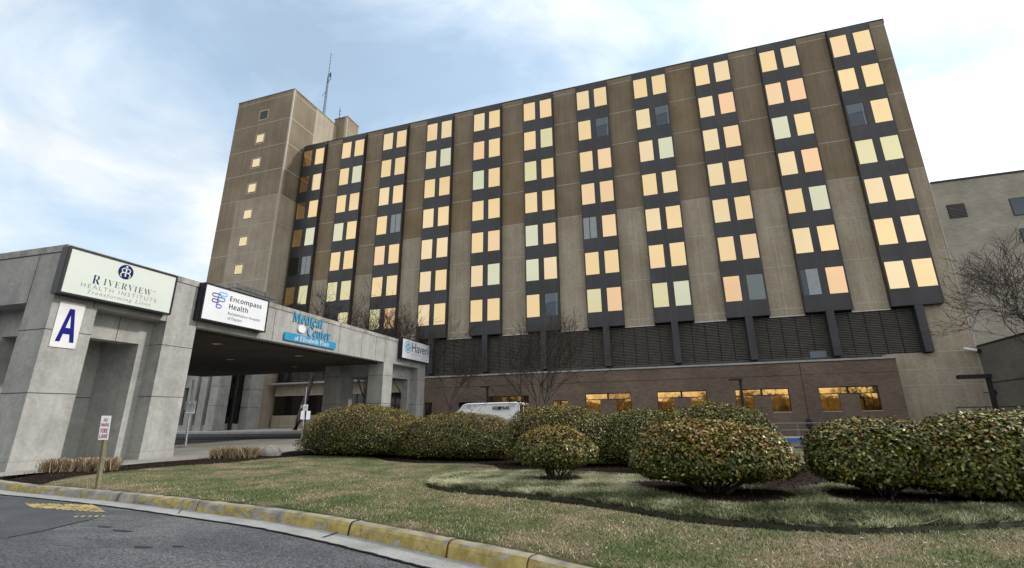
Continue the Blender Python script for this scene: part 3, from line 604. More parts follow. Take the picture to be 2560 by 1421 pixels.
for c in range(1, 11):
    x = X0(c)+1.83; x1 = X0(c+1)+1.26
    lv = MB(); lv.box(x, x1, DP+.30, DP+.34, 5.3, 9.3, 'louver_back'); n = 26
    for i in range(n):
        z = 5.34+i*(3.55/n); lv.add([(x, DP+.06, z), (x1, DP+.06, z), (x1, DP+.24, z+.12), (x, DP+.24, z+.12), (x, DP+.06, z+.05), (x1, DP+.06, z+.05)], [[0, 1, 2, 3], [0, 4, 5, 1], [4, 3, 2, 5]], 'louver')
    for q in range(1, 5):
        xx = x+(x1-x)*q/5; lv.box(xx-.02, xx+.02, DP+.03, DP+.06, 5.33, 8.9, 'louver_back')
    if c == 9: lv.box(10.55, 11.7, DP-.02, DP+.05, 5.33, 5.85, 'room_light')
    lv.build('louver_screen', hosp)
lv = MB(); x1 = X0(1)+1.26; lv.box(-42.6, x1, DP+.2, DP+.34, 5.3, 9.3, 'louver_back'); lv.build('louver_screen', hosp)
mb = MB(); mb.box(-42.6, 15.70, 43.15, DP+.05, 4.9, 5.06, 'concrete'); mb.box(15.70, 17.95, DP-.015, DP+.05, 5.28, 5.335, 'panel_joint'); mb.box(-42.6, 15.38, DP+.0, DP+.34, 4.9, 5.33, 'bay_metal'); mb.build('ledge', hosp)
# recessed base wall with ribbon window at the left
mb = MB(); mb.box(-42.5, -23.3, DP, DP+.34, 3.75, 5.02, 'tan_light'); mb.box(-42.5, -23.3, DP-.02, DP+.34, -.5, 1.63, 'tan_light'); jbar(mb, -42.5, -23.3, .55, DP-.02)
mb.box(-42.5, -23.3, DP-.05, DP+.3, 3.72, 3.8, 'panel_joint'); mb.build('base_wall', hosp)
mb = MB(); mb.quad((-42.5, DP+.12, 1.63), (-23.3, DP+.12, 1.63), (-23.3, DP+.12, 3.72), (-42.5, DP+.12, 3.72), 'dark_glass')
for i in range(8): mb.box(-41+i*2.3, -40.93+i*2.3, DP+.06, DP+.13, 1.63, 3.72, 'dark_frame')
mb.build('ribbon_window', hosp)

# stair tower
YT, XT = 41.13, -42.9
TJ = [41.76, 38.12, 34.48, 30.95, 27.38, 23.75, 20.2, 16.7, 13.1, 9.5, 5.9]
mb = MB(); zs = [42.35]+TJ+[-.6]
for i in range(len(zs)-1):
    a, b = zs[i], zs[i+1]
    low = i >= 5
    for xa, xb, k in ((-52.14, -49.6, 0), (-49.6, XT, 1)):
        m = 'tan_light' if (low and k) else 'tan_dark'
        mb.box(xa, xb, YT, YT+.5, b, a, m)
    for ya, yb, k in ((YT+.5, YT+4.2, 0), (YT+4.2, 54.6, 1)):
        m = 'tan_light' if low or (k and i < 4) else 'tan_shade'  # sun-facing side panels coloured darker to tone down the sunlight on them
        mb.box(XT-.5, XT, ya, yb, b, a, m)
    mb.box(-52.14, -51.64, YT+.5, 54.6, b, a, 'tan_dark')
    if i:
        jbar(mb, -52.14, XT, a, YT, h=.08); mb.box(XT-.05, XT+.012, YT, 54.6, a-.04, a+.04, 'panel_joint')
mb.box(-52.1, XT-.02, 54.1, 54.6, -.6, 42.3, 'tan_dark'); mb.box(-52.1, XT-.1, YT+.1, 54.5, 41.3, 41.5, 'roof_gravel')
mb.box(-49.62, -49.58, YT-.006, YT+.02, 16, 42.3, 'tan_brown')
tw = mb.build('stair_tower', hosp)
mb = MB(); mb.box(XT-.16, XT+.03, YT-.03, YT+.16, -.6, 42.35, 'panel_joint'); mb.box(-52.2, XT+.05, YT-.05, YT+.5, 42.35, 42.45, 'tan_dark'); mb.box(XT-.5, XT+.05, YT+.5, 54.7, 42.35, 42.45, 'tan_dark'); o = mb.build('coping', hosp)
def sub(o, parent): o.parent = parent; o.location = (0, 0, 0); return o
for i, (z, k) in enumerate([(39.49, 'v'), (35.94, 'w'), (32.41, 'w'), (28.87, 'w'), (25.31, 'w'), (21.75, 'w'), (18.21, 'w'), (14.6, 'w')]):
    mb = MB(); x = -47.42; s = .62; zz = z
    mb.box(x-s-.14, x+s+.14, YT-.02, YT+.02, zz-s-.14, zz+s+.14, 'panel_joint'); mb.box(x-s, x+s, YT-.026, YT, zz-s, zz+s, 'dark_frame')
    if k == 'w': mb.quad((x-s+.1, YT-.032, zz-s+.1), (x+s-.02, YT-.032, zz-s+.1), (x+s-.02, YT-.032, zz+s-.06), (x-s+.1, YT-.032, zz+s-.06), 'amber_pale')
    else:
        for q in range(7): mb.box(x-s+.05, x+s-.05, YT-.04, YT-.02, zz-s+.06+q*.17, zz-s+.10+q*.17, 'louver')
    sub(mb.build('window' if k == 'w' else 'vent_louver'), tw)
# lift overrun stub on the roof
mb = MB(); p = atX(866, 318, -42.9)
mb.box(-43.4, -41.2, 49.6, 52.2, 35.0, 43.6, 'tan_dark'); mb.box(-43.45, -41.15, 49.55, 52.25, 43.6, 43.7, 'tan_dark'); mb.box(-41.6, -41.19, 49.58, 49.7, 35, 43.6, 'panel_joint'); mb.box(-41.21, -41.18, 49.6, 52.2, 41.4, 41.48, 'panel_joint'); mb.build('roof_stub', hosp)

# antennas on the roof
def lattice(label, base_px, tip_px, Y, wd, name, cat):
    b = atY(*base_px, Y); t = atY(*tip_px, Y); z0 = 41.5; H = t[2]-z0; xb = b[0]
    th = thing(name, (xb, Y, z0), label, cat); mb = MB()
    if name == 'radio_mast':
        hl = H*.66; leg = [(wd*math.cos(a), wd*math.sin(a)) for a in (.3, 2.4, 4.5)]
        f = lambda z: 1-.45*z/hl
        for lx, ly in leg: mb.tube([(xb+lx, Y+ly, z0), (xb+lx*.55, Y+ly*.55, z0+hl)], .03, 'black_metal', 5)
        n = 22
        for i in range(n):
            a, c = z0+hl*i/n, z0+hl*(i+1)/n
            for q in range(3):
                l0, l1 = leg[q], leg[(q+1) % 3]; s0, s1 = f(a-z0), f(c-z0); mb.tube([(xb+l0[0]*s0, Y+l0[1]*s0, a), (xb+l1[0]*s1, Y+l1[1]*s1, c)], .016, 'black_metal', 4)
        mb.build('mast', th)
        m2 = MB(); m2.tube([(xb, Y, z0+hl), (xb, Y, z0+H)], [.035, .02], 'black_metal', 6)
        for i in range(7): z = z0+hl+(H-hl)*(i+.5)/7; m2.tube([(xb, Y, z-.1), (xb, Y, z+.1)], .055, 'black_metal', 6)
        m2.build('whip', th)
        m3 = MB(); z = z0+hl*.86; m3.tube([(xb, Y, z), (xb+.5, Y, z+.5), (xb+.35, Y, z+1.4)], .05, 'black_metal', 5); m3.box(xb+.22, xb+.42, Y-.1, Y+.1, z+1.0, z+1.6, 'black_metal'); m3.tube([(xb-.1, Y, z-1.4), (xb-.7, Y, z-2.2)], .035, 'black_metal', 4); m3.build('bracket_antenna', th)
    else:
        mb.tube([(xb, Y, z0), (xb+(t[0]-xb)*.5, Y, z0+H)], [.05, .03], 'black_metal', 6)
        for i in range(5): z = z0+H*.35+H*.6*i/5; mb.tube([(xb, Y, z), (xb, Y, z+.25)], .075, 'black_metal', 6)
        mb.build('whip', th)
lattice('tall thin lattice radio mast on the stair tower roof', (810, 280), (826, 133), 47.5, .20, 'radio_mast', 'antenna')
lattice('short dark whip antenna beside the lattice mast on the tower roof', (847, 305), (850, 268), 50.5, .1, 'whip_antenna', 'antenna')

# ------------------------------------------------------------------ entrance hall block behind the canopy
ent = thing('entrance_hall', (-45, 36.53, -.1), 'grey concrete entrance block with dark tall openings below the stair tower', 'building')
XV, YV = -42.13, 36.53
mb = MB(); zt, zb = 14.74, -.3
mb.box(-62, XV, YV, 42.0, 6.6, zt-.55, 'concrete'); mb.box(-62.05, XV+.05, YV-.05, 42.05, zt-.5, zt, 'concrete_coping'); mb.box(-62, XV-.02, YV+.02, 42, zt-.56, zt-.48, 'concrete_joint')
for z in (11.2, 8.6): mb.box(-62, XV+.006, YV-.006, 41.9, z-.02, z+.02, 'concrete_joint')
mb.box(XV-1.0, XV, YV, 37.85, zb, 6.6, 'concrete')      # corner pier
mb.box(XV-1.0, XV, 40.35, 42.0, zb, 6.6, 'concrete')    # rear pier
mb.box(XV-1.1, XV-.9, 37.85, 40.35, zb, .75, 'concrete')
for xa, xb in ((-44.6, -43.75), (-46.1, -45.1), (-50, -47.2)): mb.box(xa, xb, YV+.1, YV+1.2, zb, 6.6, 'concrete')
mb.box(-62, XV-.9, YV+.5, YV+1.0, 4.25, 6.6, 'concrete'); mb.box(-62, XV-1, YV+.3, YV+.9, zb, .6, 'concrete')
mb.box(-43.4, -43.1, YV+.55, YV+1.1, zb, 6.6, 'concrete')
for z in (2.4, 4.25): mb.box(XV-1.01, XV+.006, YV-.006, 37.9, z-.015, z+.015, 'concrete_joint'); mb.box(XV-1.01, XV+.006, 40.3, 42.006, z-.015, z+.015, 'concrete_joint')
mb.build('wall', ent)
mb = MB(); mb.box(-61, XV-1.05, 37.4, 37.5, zb, 6.6, 'dark_glass'); mb.box(XV-1.2, XV-1.1, 37.5, 40.5, zb, 6.6, 'dark_glass'); mb.build('glazing', ent)
mb = MB(); mb.box(XV-.8, XV-.55, 39.0, 39.25, zb, 6.6, 'bay_metal'); mb.build('post', ent)

# ------------------------------------------------------------------ brown brick base building
YB = 43.0
bb = thing('brick_annex', (-4, YB, -.7), 'low brown brick wing with amber notched windows under the louvres', 'building')
mb = MB(); zb = -1.0
openings = []   # x0,x1,z0,z1
nw = [(10.42, 14.28), (4.56, 8.40), (-1.43, 2.43), (-7.48, -3.55), (-16.5, -12.6)]
for a, b_ in nw: openings.append((a, b_, 1.16, 2.96))
openings += [(-10.38, -9.05, 1.16, 2.44), (-19.54, -18.2, .2, 2.50), (-23.1, -22.3, .2, 2.56)]
openings.sort(); xcur = -23.3; top = 4.86
for a, b_, z0, z1 in openings:
    mb.box(xcur, a, YB, YB+.3, zb, top, 'brick_brown'); mb.box(a, b_, YB, YB+.3, z1, top, 'brick_brown'); mb.box(a, b_, YB, YB+.3, zb, z0, 'brick_brown'); xcur = b_
mb.box(xcur, 15.77, YB, YB+.3, zb, top, 'brick_brown'); mb.box(15.47, 15.77, YB+.3, DP, zb, top, 'brick_brown'); mb.box(-23.3, -23.0, YB+.3, DP, zb, top, 'brick_brown')
mb.build('wall', bb)
mb = MB(); mb.box(-23.35, 15.82, YB-.05, DP, 4.86, 4.90, 'dark_frame'); mb.box(-23.3, 15.77, YB-.02, DP-.02, 4.90, 4.98, 'concrete'); mb.build('coping', bb)
mb = MB(); mb.box(9.40, 9.44, YB-.006, YB+.01, zb, 4.86, 'crack_dark'); mb.box(-23.3, 9.4, YB-.006, YB+.01, 3.90, 3.93, 'crack_dark'); mb.box(9.44, 15.77, YB-.006, YB+.01, 3.92, 3.94, 'crack_dark'); mb.build('wall_joint', bb)
mb = MB(); mb.box(9.22, 9.55, YB-.22, YB-.004, 0.0, .56, 'black_metal'); mb.box(9.3, 9.46, YB-.15, YB-.004, .56, .66, 'black_metal'); mb.build('wall_box', bb, bevel=.02)
for a, b_ in nw:
    wd = MB(); xm = (a+b_)/2
    y = YB+.16; zt = 2.45
    wd.box(a, b_, y-.03, y+.05, 2.90, 2.96, 'dark_frame'); wd.box(a, b_, y-.03, y+.05, zt-.03, zt+.03, 'dark_frame'); wd.box(xm-.07, xm+.07, y-.04, y+.05, zt+.03, 2.90, 'dark_frame')
    wd.box(a, a+.05, y-.03, y+.05, 1.16, 2.9, 'dark_frame'); wd.box(b_-.05, b_, y-.03, y+.05, 1.16, 2.9, 'dark_frame')
    wd.box(a, a+1.29, YB-.02, y, 1.12, 1.19, 'brick_tan'); wd.box(b_-1.29, b_, YB-.02, y, 1.12, 1.19, 'brick_tan')
    for xa, xb, za, zb2 in ((a+.05, xm-.07, zt+.03, 2.9), (xm+.07, b_-.05, zt+.03, 2.9), (a+.05, a+1.29, 1.19, zt-.03), (b_-1.29, b_-.05, 1.19, zt-.03)):
        t = rnd.uniform(-.012, .012); wd.quad((xa, y+t, za), (xb, y-t, za), (xb, y-t, zb2), (xa, y+t, zb2), 'amber_low')
    wd.build('window', bb)
    pb = MB(); pb.box(a+1.29, b_-1.29, YB+.03, YB+.28, 1.16, zt-.03, 'brick_brown'); pb.box(a+1.25, b_-1.25, YB+.02, YB+.2, zt-.03, zt+.0, 'crack_dark'); pb.build('brick_panel', bb)
for a, b_, z0, z1, m_ in ((-10.38, -9.05, 1.16, 2.44, 'amber_low'), (-19.54, -18.2, .2, 2.5, 'dark_glass'), (-23.1, -22.3, .2, 2.56, 'dark_glass')):
    wd = MB(); y = YB+.18; wd.box(a, b_, y-.03, y+.05, z1-.06, z1, 'dark_frame'); wd.box((a+b_)/2-.04, (a+b_)/2+.04, y-.03, y+.05, z0, z1, 'dark_frame'); wd.quad((a, y, z0), (b_, y, z0), (b_, y, z1-.06), (a, y, z1-.06), m_); wd.build('window' if m_ == 'amber_low' else 'doorway', bb)

# ------------------------------------------------------------------ tan brick block at the right
tb = thing('tan_brick_building', (30, DP, -.7), 'tan brick block with flat roof standing right of the hospital', 'building')
mb = MB(); mb.box(21.31, 60, DP-.02, DP+20, -1, 18.9, 'brick_tan'); mb.build('wall', tb)
mb = MB(); mb.box(21.36, 60, DP-.08, DP+20, 18.9, 19.05, 'dark_frame'); mb.build('roof_edge', tb)
mb = MB(); a = atY(2364, 515, DP-.05); b_ = atY(2424, 541, DP-.05); xa, xb, z1, z0 = a[0]+.05, b_[0]-.1, a[2]+.05, b_[2]-.02
mb.box(xa, xb, DP-.06, DP-.02, z0, z1, 'black_metal')
for i in range(9): mb.box(xa+.04, xb-.04, DP-.09, DP-.06, z0+.05+i*(z1-z0)/9.5, z0+.09+i*(z1-z0)/9.5, 'louver')
mb.build('vent_louver', tb)
for px, py in ((2521, 497), (2548, 572)):
    a = atY(px, py, DP-.05); mb = MB(); zt = a[2]; hh = 1.45; mb.box(a[0], a[0]+3.4, DP-.05, DP-.02, zt-hh, zt, 'dark_frame')
    for q in range(3): mb.quad((a[0]+.06+q*1.12, DP-.055, zt-hh+.06), (a[0]+1.08+q*1.12, DP-.055, zt-hh+.06), (a[0]+1.08+q*1.12, DP-.055, zt-.06), (a[0]+.06+q*1.12, DP-.055, zt-.06), 'room_dark')
    mb.build('window', tb)
# low side wing running towards the camera
sw = thing('side_wing', (23, 38, -.8), 'low dark shaded wing joining the right end of the hospital', 'building')
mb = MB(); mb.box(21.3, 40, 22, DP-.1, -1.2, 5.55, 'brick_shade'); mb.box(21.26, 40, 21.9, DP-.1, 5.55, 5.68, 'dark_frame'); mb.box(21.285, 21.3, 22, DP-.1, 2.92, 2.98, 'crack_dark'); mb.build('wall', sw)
mb = MB(); p = atX(2487, 981, 21.25); mb.box(21.0, 21.3, p[1]-.15, p[1]+.15, p[2]-.15, p[2]+.15, 'black_metal'); mb.tube([(21.2, p[1], p[2]), (20.9, p[1]+.6, p[2]+.02)], .03, 'black_metal', 6); mb.build('wall_lamp', sw)
# small white security camera
p = atY(2432, 876, DP-.4)
sc_ = thing('security_camera', (p[0], DP-.2, p[2]), 'small white security camera at the corner of the facade above the dark wing', 'camera')
mb = MB(); mb.tube([(p[0]-.45, DP-.3, p[2]+.16), (p[0]+.25, DP-.38, p[2]-.02)], .10, 'white_paint', 10); mb.build('housing', sc_)
mb = MB(); mb.box(p[0]+.22, p[0]+.45, DP-.5, DP-.25, p[2]-.18, p[2]+.05, 'black_metal'); mb.tube([(p[0]+.1, DP-.35, p[2]+.1), (p[0]+.1, DP, p[2]+.1)], .04, 'galv', 6); mb.build('bracket', sc_)

# ------------------------------------------------------------------ entrance canopy (own sloping frame u along, w outward, v up)
CB = np.array([-17.32, 13.59, -.85]); CE = np.array([-.0503, .99873, 0]); CN = np.array([.99873, .0503, 0]); SL = .03197
def cxf(w, u, v): p = CB+CE*u+CN*w; return (p[0], p[1], p[2]+v+SL*u)
can = thing('entrance_canopy', CB, 'pale grey concrete entrance canopy on square portal supports', 'canopy')
def portal(u0, u1, w0, w1, closed_back):
    """four corner piers with recessed inner portals between; w0 inner, w1=0 outer"""
    mb = MB(); m = 'concrete'; t = 1.22; H = 4.73
    us = (u0, u1-t); ws = (w0, w1-1.08)
    for ua in us:
        for wa in ws:
            mb.box(wa, wa+1.08, ua, ua+t, .24, H, m); mb.box(wa-.015, wa+1.095, ua-.015, ua+t+.015, -.3, .24, m)
            for z in (2.07, 3.88): mb.box(wa-.004, wa+1.084, ua-.004, ua+t+.004, z-.012, z+.012, 'concrete_joint')
            mb.box(wa-.002, wa+1.082, ua-.002, ua+t+.002, .225, .245, 'concrete_joint')
    # inner frames on the four sides, set back .6
    sb = .6
    for wa, wb in ((w1-sb-.5, w1-sb), (w0+sb, w0+sb+.5)):
        um = (u0+u1)/2; iu0, iu1 = u0+t, u1-t
        mb.box(wa, wb, iu0, iu1, 3.88, H, m)
        mb.box(wa, wb, iu1-.38, iu1, 0, 3.88, m)
        mb.box(wa-.003, wb+.003, um-.012, um+.012, 3.88, H, 'concrete_joint')
    for ua, ub in ((u0+sb, u0+sb+.5), (u1-sb-.5, u1-sb)):
        iw0, iw1 = w0+1.08, w1-1.08
        mb.box(iw0, iw1, ua, ub, 3.88, H, m); mb.box(iw0, iw0+.45, ua, ub, 0, 3.88, m)
    if closed_back:
        mb.box(w1-2.6, w1-2.3, u0+t, u1-t, 0, H, m); mb.box(w1-2.303, w1-2.29, u0+t, u1-t, 2.05, 2.075, 'concrete_joint')
        mb.box(w1-2.3, w1-1.1, u1-t-.38, u1-t, 0, H, m)
    return mb
portal(-4.8, 0, -4.4, 0, True).build('portal_support', can, xf=cxf)
portal(14.15, 20.42, -4.4, 0, False).build('portal_support', can, xf=cxf)
mb = MB(); W0 = -18.5
mb.box(-4.4, 0, -4.8, 20.42, 4.73, 6.25, 'concrete'); mb.box(W0, -4.4, -4.8, 17.6, 4.73, 6.25, 'concrete')
jb = [-3.7, -1.25, 0, 3.2, 4.0, 8.0, 9.1, 11.4, 13.0, 14.15, 16.3]
for u in jb: mb.box(-.02, .004, u-.012, u+.012, 4.73, 6.25, 'concrete_joint')
for wv in (-1.1, -3.7, -6): mb.box(wv-.012, wv+.012, -4.804, -4.78, 4.73, 6.25, 'concrete_joint')
mb.build('roof_beam', can, xf=cxf)
mb = MB()
mb.box(-.35, .03, -4.83, 20.45, 6.27, 6.48, 'concrete_coping'); mb.box(W0, -.35, -4.83, -4.45, 6.27, 6.48, 'concrete_coping'); mb.box(-4.4, -.35, 20.1, 20.45, 6.27, 6.48, 'concrete_coping'); mb.box(W0, W0+.3, -4.4, 17.6, 6.27, 6.48, 'concrete_coping')
mb.box(W0+.01, -.01, -4.79, 17.5, 6.235, 6.275, 'concrete_joint'); mb.box(-4.3, -.01, 17.5, 20.41, 6.235, 6.275, 'concrete_joint')
mb.build('coping', can, xf=cxf)
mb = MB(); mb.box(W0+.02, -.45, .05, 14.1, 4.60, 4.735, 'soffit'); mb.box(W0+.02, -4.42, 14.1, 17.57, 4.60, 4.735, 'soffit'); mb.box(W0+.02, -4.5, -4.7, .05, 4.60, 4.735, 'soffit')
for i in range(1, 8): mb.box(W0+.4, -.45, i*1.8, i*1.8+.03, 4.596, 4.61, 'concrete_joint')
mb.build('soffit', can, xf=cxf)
for px, py in ((545, 860), (748, 890), (578, 899), (738, 917)):
    r = ray(px, py); n_ = np.array([-CE[0]*SL, -CE[1]*SL, 1.0]); t = ((4.60+CB[2])-0 - SL*(CB@CE)) / (r[2]-SL*(r@CE)); p = r*t
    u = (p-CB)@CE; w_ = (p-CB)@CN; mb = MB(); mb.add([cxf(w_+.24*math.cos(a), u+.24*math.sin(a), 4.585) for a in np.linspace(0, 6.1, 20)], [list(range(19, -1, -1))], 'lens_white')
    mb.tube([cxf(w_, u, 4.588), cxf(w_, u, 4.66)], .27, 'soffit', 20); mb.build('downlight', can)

# ------------------------------------------------------------------ signs on the canopy
def board(off): return lambda x, y, d: cxf(off+d, x, y)
def sign_box(name, label, u0, u1, v0, v1, off, face, cat='sign'):
    th = thing(name, cxf(off/2, (u0+u1)/2, v0), label, cat)
    mb = MB(); mb.box(0.006, off, u0, u1, v0, v1, 'sign_box'); f = .06; mb.box(off-.05, off+.025, u0, u1, v1-f, v1, 'sign_box'); mb.box(off-.05, off+.025, u0, u1, v0, v0+f, 'sign_box'); mb.box(off-.05, off+.025, u0, u0+f, v0+f, v1-f, 'sign_box'); mb.box(off-.05, off+.025, u1-f, u1, v0+f, v1-f, 'sign_box'); mb.build('cabinet', th, xf=cxf)
    mb = MB(); mb.box(off-.01, off+.006, u0+f, u1-f, v0+f, v1-f, face); mb.build('face_panel', th, xf=cxf)
    return th
OFF = .32
s1 = sign_box('lightbox_sign', 'wide pale green sign reading Riverview Health Institute on the canopy corner', -4.93, -1.40, 4.90, 6.36, OFF, 'sign_mint')
P1 = board(OFF+.008)
text_on('lettering', MSER('R'), s1, 'ink_navy', P1, -4.13, -3.90, 5.40, 5.67, .003, -.013)
text_on('lettering', MSER('IVERVIEW'), s1, 'ink_midgrey', P1, -3.80, -2.24, 5.42, 5.63, .003, -.015, spacing=1.2)
text_on('lettering', 'HEALTH INSTITUTE', s1, 'ink_grey', P1, -4.40, -2.0, 5.23, 5.36, .003, -.012, spacing=1.3)
text_on('lettering', MITA('Transforming Lives'), s1, 'ink_grey', P1, -4.19, -2.2, 5.03, 5.18, .003, 0.0, spacing=1.3)
text_on('lettering', 'SM', s1, 'ink_grey', P1, -2.19, -2.10, 5.58, 5.62, .003, 0)
mb = MB(); shape_on(mb, circle_pts(-3.215, 6.01, .245), P1, .002, 'ink_navy'); e1 = mb.build('emblem', s1)
mb = MB(); wv = 'sign_mint'
shape_on(mb, circle_pts(-3.215, 6.185, .036, 12), P1, .006, wv)
stroke_on(mb, [(-3.215, 6.13), (-3.215, 5.85)], .045, P1, .006, wv)
for s in (1, -1):
    cx_ = -3.215
    stroke_on(mb, [(cx_+s*.03, 6.125), (cx_+s*.09, 6.12), (cx_+s*.135, 6.075), (cx_+s*.125, 6.02), (cx_+s*.08, 5.985), (cx_+s*.03, 5.985)], .034, P1, .007, wv)
    stroke_on(mb, [(cx_+s*.06, 5.985), (cx_+s*.125, 5.96), (cx_+s*.155, 5.90), (cx_+s*.12, 5.83)], .034, P1, .0065, wv)
mb.build('emblem_figure', s1)
s2 = sign_box('lightbox_sign', 'white sign reading Encompass Health Rehabilitation Hospital of Dayton', -.22, 3.16, 4.97, 6.45, OFF, 'sign_white')
text_on('lettering', MSANB('Encompass'), s2, 'ink_black', P1, 1.03, 2.75, 5.90, 6.17, .003, -.012)
text_on('lettering', MSANB('Health'), s2, 'ink_black', P1, 1.04, 2.03, 5.635, 5.86, .003, -.012)
text_on('lettering', 'Rehabilitation Hospital', s2, 'ink_midgrey', P1, 1.04, 2.75, 5.36, 5.51, .003, .0)
text_on('lettering', 'of Dayton', s2, 'ink_midgrey', P1, 1.05, 1.78, 5.16, 5.32, .003, .0)
def loop(mb, x0, x1, y0, y1, mat, lift, wdt=.045, cuts=None):
    r = (y1-y0)/2; yc = (y0+y1)/2; pts = circle_pts(x1-r, yc, r, 10, -90, 90)+circle_pts(x0+r, yc, r, 10, 90, 270); stroke_on(mb, pts, wdt, P1, lift, mat, closed=True)
mb = MB()
loop(mb, .17, .60, 5.99, 6.12, 'logo_violet', .002); loop(mb, .47, .86, 6.09, 6.22, 'logo_sky', .003); loop(mb, .19, .52, 5.77, 5.89, 'logo_violet', .004)
loop(mb, .44, .78, 5.86, 6.0, 'logo_indigo', .005); loop(mb, .42, .66, 5.57, 5.70, 'logo_indigo', .006)
stroke_on(mb, [(.49, 6.15), (.45, 6.02), (.445, 5.9), (.44, 5.75), (.43, 5.63)], .042, P1, .007, 'logo_violet'); mb.build('emblem', s2)
s3 = sign_box('lightbox_sign', 'white sign reading Haven at the far end of the canopy', 15.88, 20.38, 5.14, 6.62, OFF, 'sign_white')
text_on('lettering', 'Haven', s3, 'ink_midgrey', P1, 17.36, 20.03, 5.74, 6.43, .003, .012)
text_on('lettering', 'BEHAVIORAL HOSPITAL', s3, 'ink_grey', P1, 17.38, 20.03, 5.55, 5.64, .003, .0)
text_on('lettering', MITA('of Dayton'), s3, 'ink_grey', P1, 19.0, 20.07, 5.30, 5.43, .003, .0)
mb = MB(); pts = circle_pts(16.75, 6.02, .48, 32, 0, 360, .41); stroke_on(mb, pts, .06, P1, .002, 'ink_grey', closed=True)
for i in range(8):
    a = i*math.pi/4; ca, sa = math.cos(a), math.sin(a)
    shape_on(mb, [(16.75+.88*(ca*q[0]-sa*q[1]), 6.02+.80*(sa*q[0]+ca*q[1])) for q in ((.10, 0), (.22, -.10), (.34, -.10), (.42, 0), (.34, .10), (.22, .10))], P1, .003+.0004*i, 'logo_sky' if i % 2 else 'banner_blue')
mb.build('emblem', s3)
# letter A panel
sa_ = thing('letter_panel', cxf(.02, -4.28, 3.39), 'white panel with a large blue letter A on the corner pier', 'sign')
mb = MB(); mb.box(.004, .03, -4.62, -3.94, 3.39, 4.75, 'white_paint'); mb.build('panel', sa_, xf=cxf)
text_on('lettering', MSANB('A'), sa_, 'ink_blue', board(.032), -4.51, -4.02, 3.56, 4.56, .004, .004)
mb = MB()
for a, b_ in ((-4.59, 3.42), (-3.97, 3.42), (-4.59, 4.72), (-3.97, 4.72)): mb.add([cxf(.036, a+.012*math.cos(t), b_+.012*math.sin(t)) for t in np.linspace(0, 5.5, 8)], [list(range(8))], 'galv')
mb.build('screw', sa_)
# Medical Center lettering
mc = thing('channel_letter_sign', cxf(.1, 6.6, 4.9), 'blue raised letters reading Medical Center with a white apple on the fascia', 'sign')
PB = board(.01)
text_on('lettering', MSER('Medical'), mc, 'letter_blue', PB, 5.16, 7.46, 5.86, 6.38, .05, -.010)
text_on('lettering', MSER('Center'), mc, 'letter_blue', PB, 6.32, 8.23, 5.33, 5.82, .05, -.010)
mb = MB(); rb = [(8.72-.09+.09*math.cos(a), 5.27-.09+.09*math.sin(a)) for a in np.linspace(0, math.pi/2, 6)]+[(4.68+.09+.09*math.cos(a), 5.27-.09+.09*math.sin(a)) for a in np.linspace(math.pi/2, math.pi, 6)]+[(4.68+.09+.09*math.cos(a), 4.89+.09+.09*math.sin(a)) for a in np.linspace(math.pi, 1.5*math.pi, 6)]+[(8.72-.09+.09*math.cos(a), 4.89+.09+.09*math.sin(a)) for a in np.linspace(1.5*math.pi, 2*math.pi, 6)]
def prism_on(mb, pts, d0, d1, mat):
    n = len(pts); mb.add([PB(x, y, d1) for x, y in pts]+[PB(x, y, d0) for x, y in pts], [list(range(n)), list(range(2*n-1, n-1, -1))]+[[i, i+n, (i+1) % n+n, (i+1) % n] for i in range(n)], mat)
prism_on(mb, rb, .0, .08, 'banner_blue'); mb.build('banner', mc)
text_on('lettering', MSER('at Elizabeth Place'), mc, 'white_paint', PB, 5.37, 8.10, 4.955, 5.215, .006, -.008, lift=.082)
ap = []
for i in range(40):
    a = 2*math.pi*i/40; r = 1+.10*math.cos(2*a+math.pi)*.6-.22*math.exp(-((a-math.pi/2)/.28)**2)-.10*math.exp(-((a-1.5*math.pi)/.3)**2)
    ap.append((5.85+.285*r*math.cos(a), 5.585+.20*r*math.sin(a)))
mb = MB(); prism_on(mb, ap, .0, .07, 'sign_white'); prism_on(mb, [(5.85, 5.765), (5.89, 5.83), (5.95, 5.84), (5.93, 5.79)], 0, .07, 'sign_white'); mb.build('apple', mc)
mb = MB()
# ------------------------------------------------------------------ no parking fire lane sign
p0 = gp(245, 1218); X_, Y_ = p0[0], p0[1]; zt = atY(272, 1040, Y_)[2]; z0 = p0[2]
fl = thing('fire_lane_sign', (X_, Y_, z0), 'small red lettered No Parking Fire Lane sign on a leaning wooden post', 'sign')
tilt = (atY(272, 1040, Y_)[0]-X_)
mb = MB(); q = [(X_-.034, Y_-.034), (X_+.034, Y_-.034), (X_+.034, Y_+.034), (X_-.034, Y_+.034)]
tt = .98
mb.add([(a, b_, z0-.1) for a, b_ in q]+[(a+tilt*tt, b_, z0+(zt-z0)*.94) for a, b_ in q], [[0, 3, 2, 1], [4, 5, 6, 7], [0, 1, 5, 4], [1, 2, 6, 5], [2, 3, 7, 6], [3, 0, 4, 7]], 'wood_post'); mb.build('post', fl)
fn = np.array([.55, -.83]); fn /= np.linalg.norm(fn); ft = np.array([-fn[1], fn[0]])
cx_, cy_ = X_+tilt*.9+fn[0]*.07, Y_+fn[1]*.07
zb_ = atY(265, 1100, Y_)[2]
PF = lambda x, y, d: (cx_+ft[0]*x+fn[0]*d+tilt*(y-.24)/(zt-z0), cy_+ft[1]*x+fn[1]*d, zb_+y)
hgt = zt-zb_
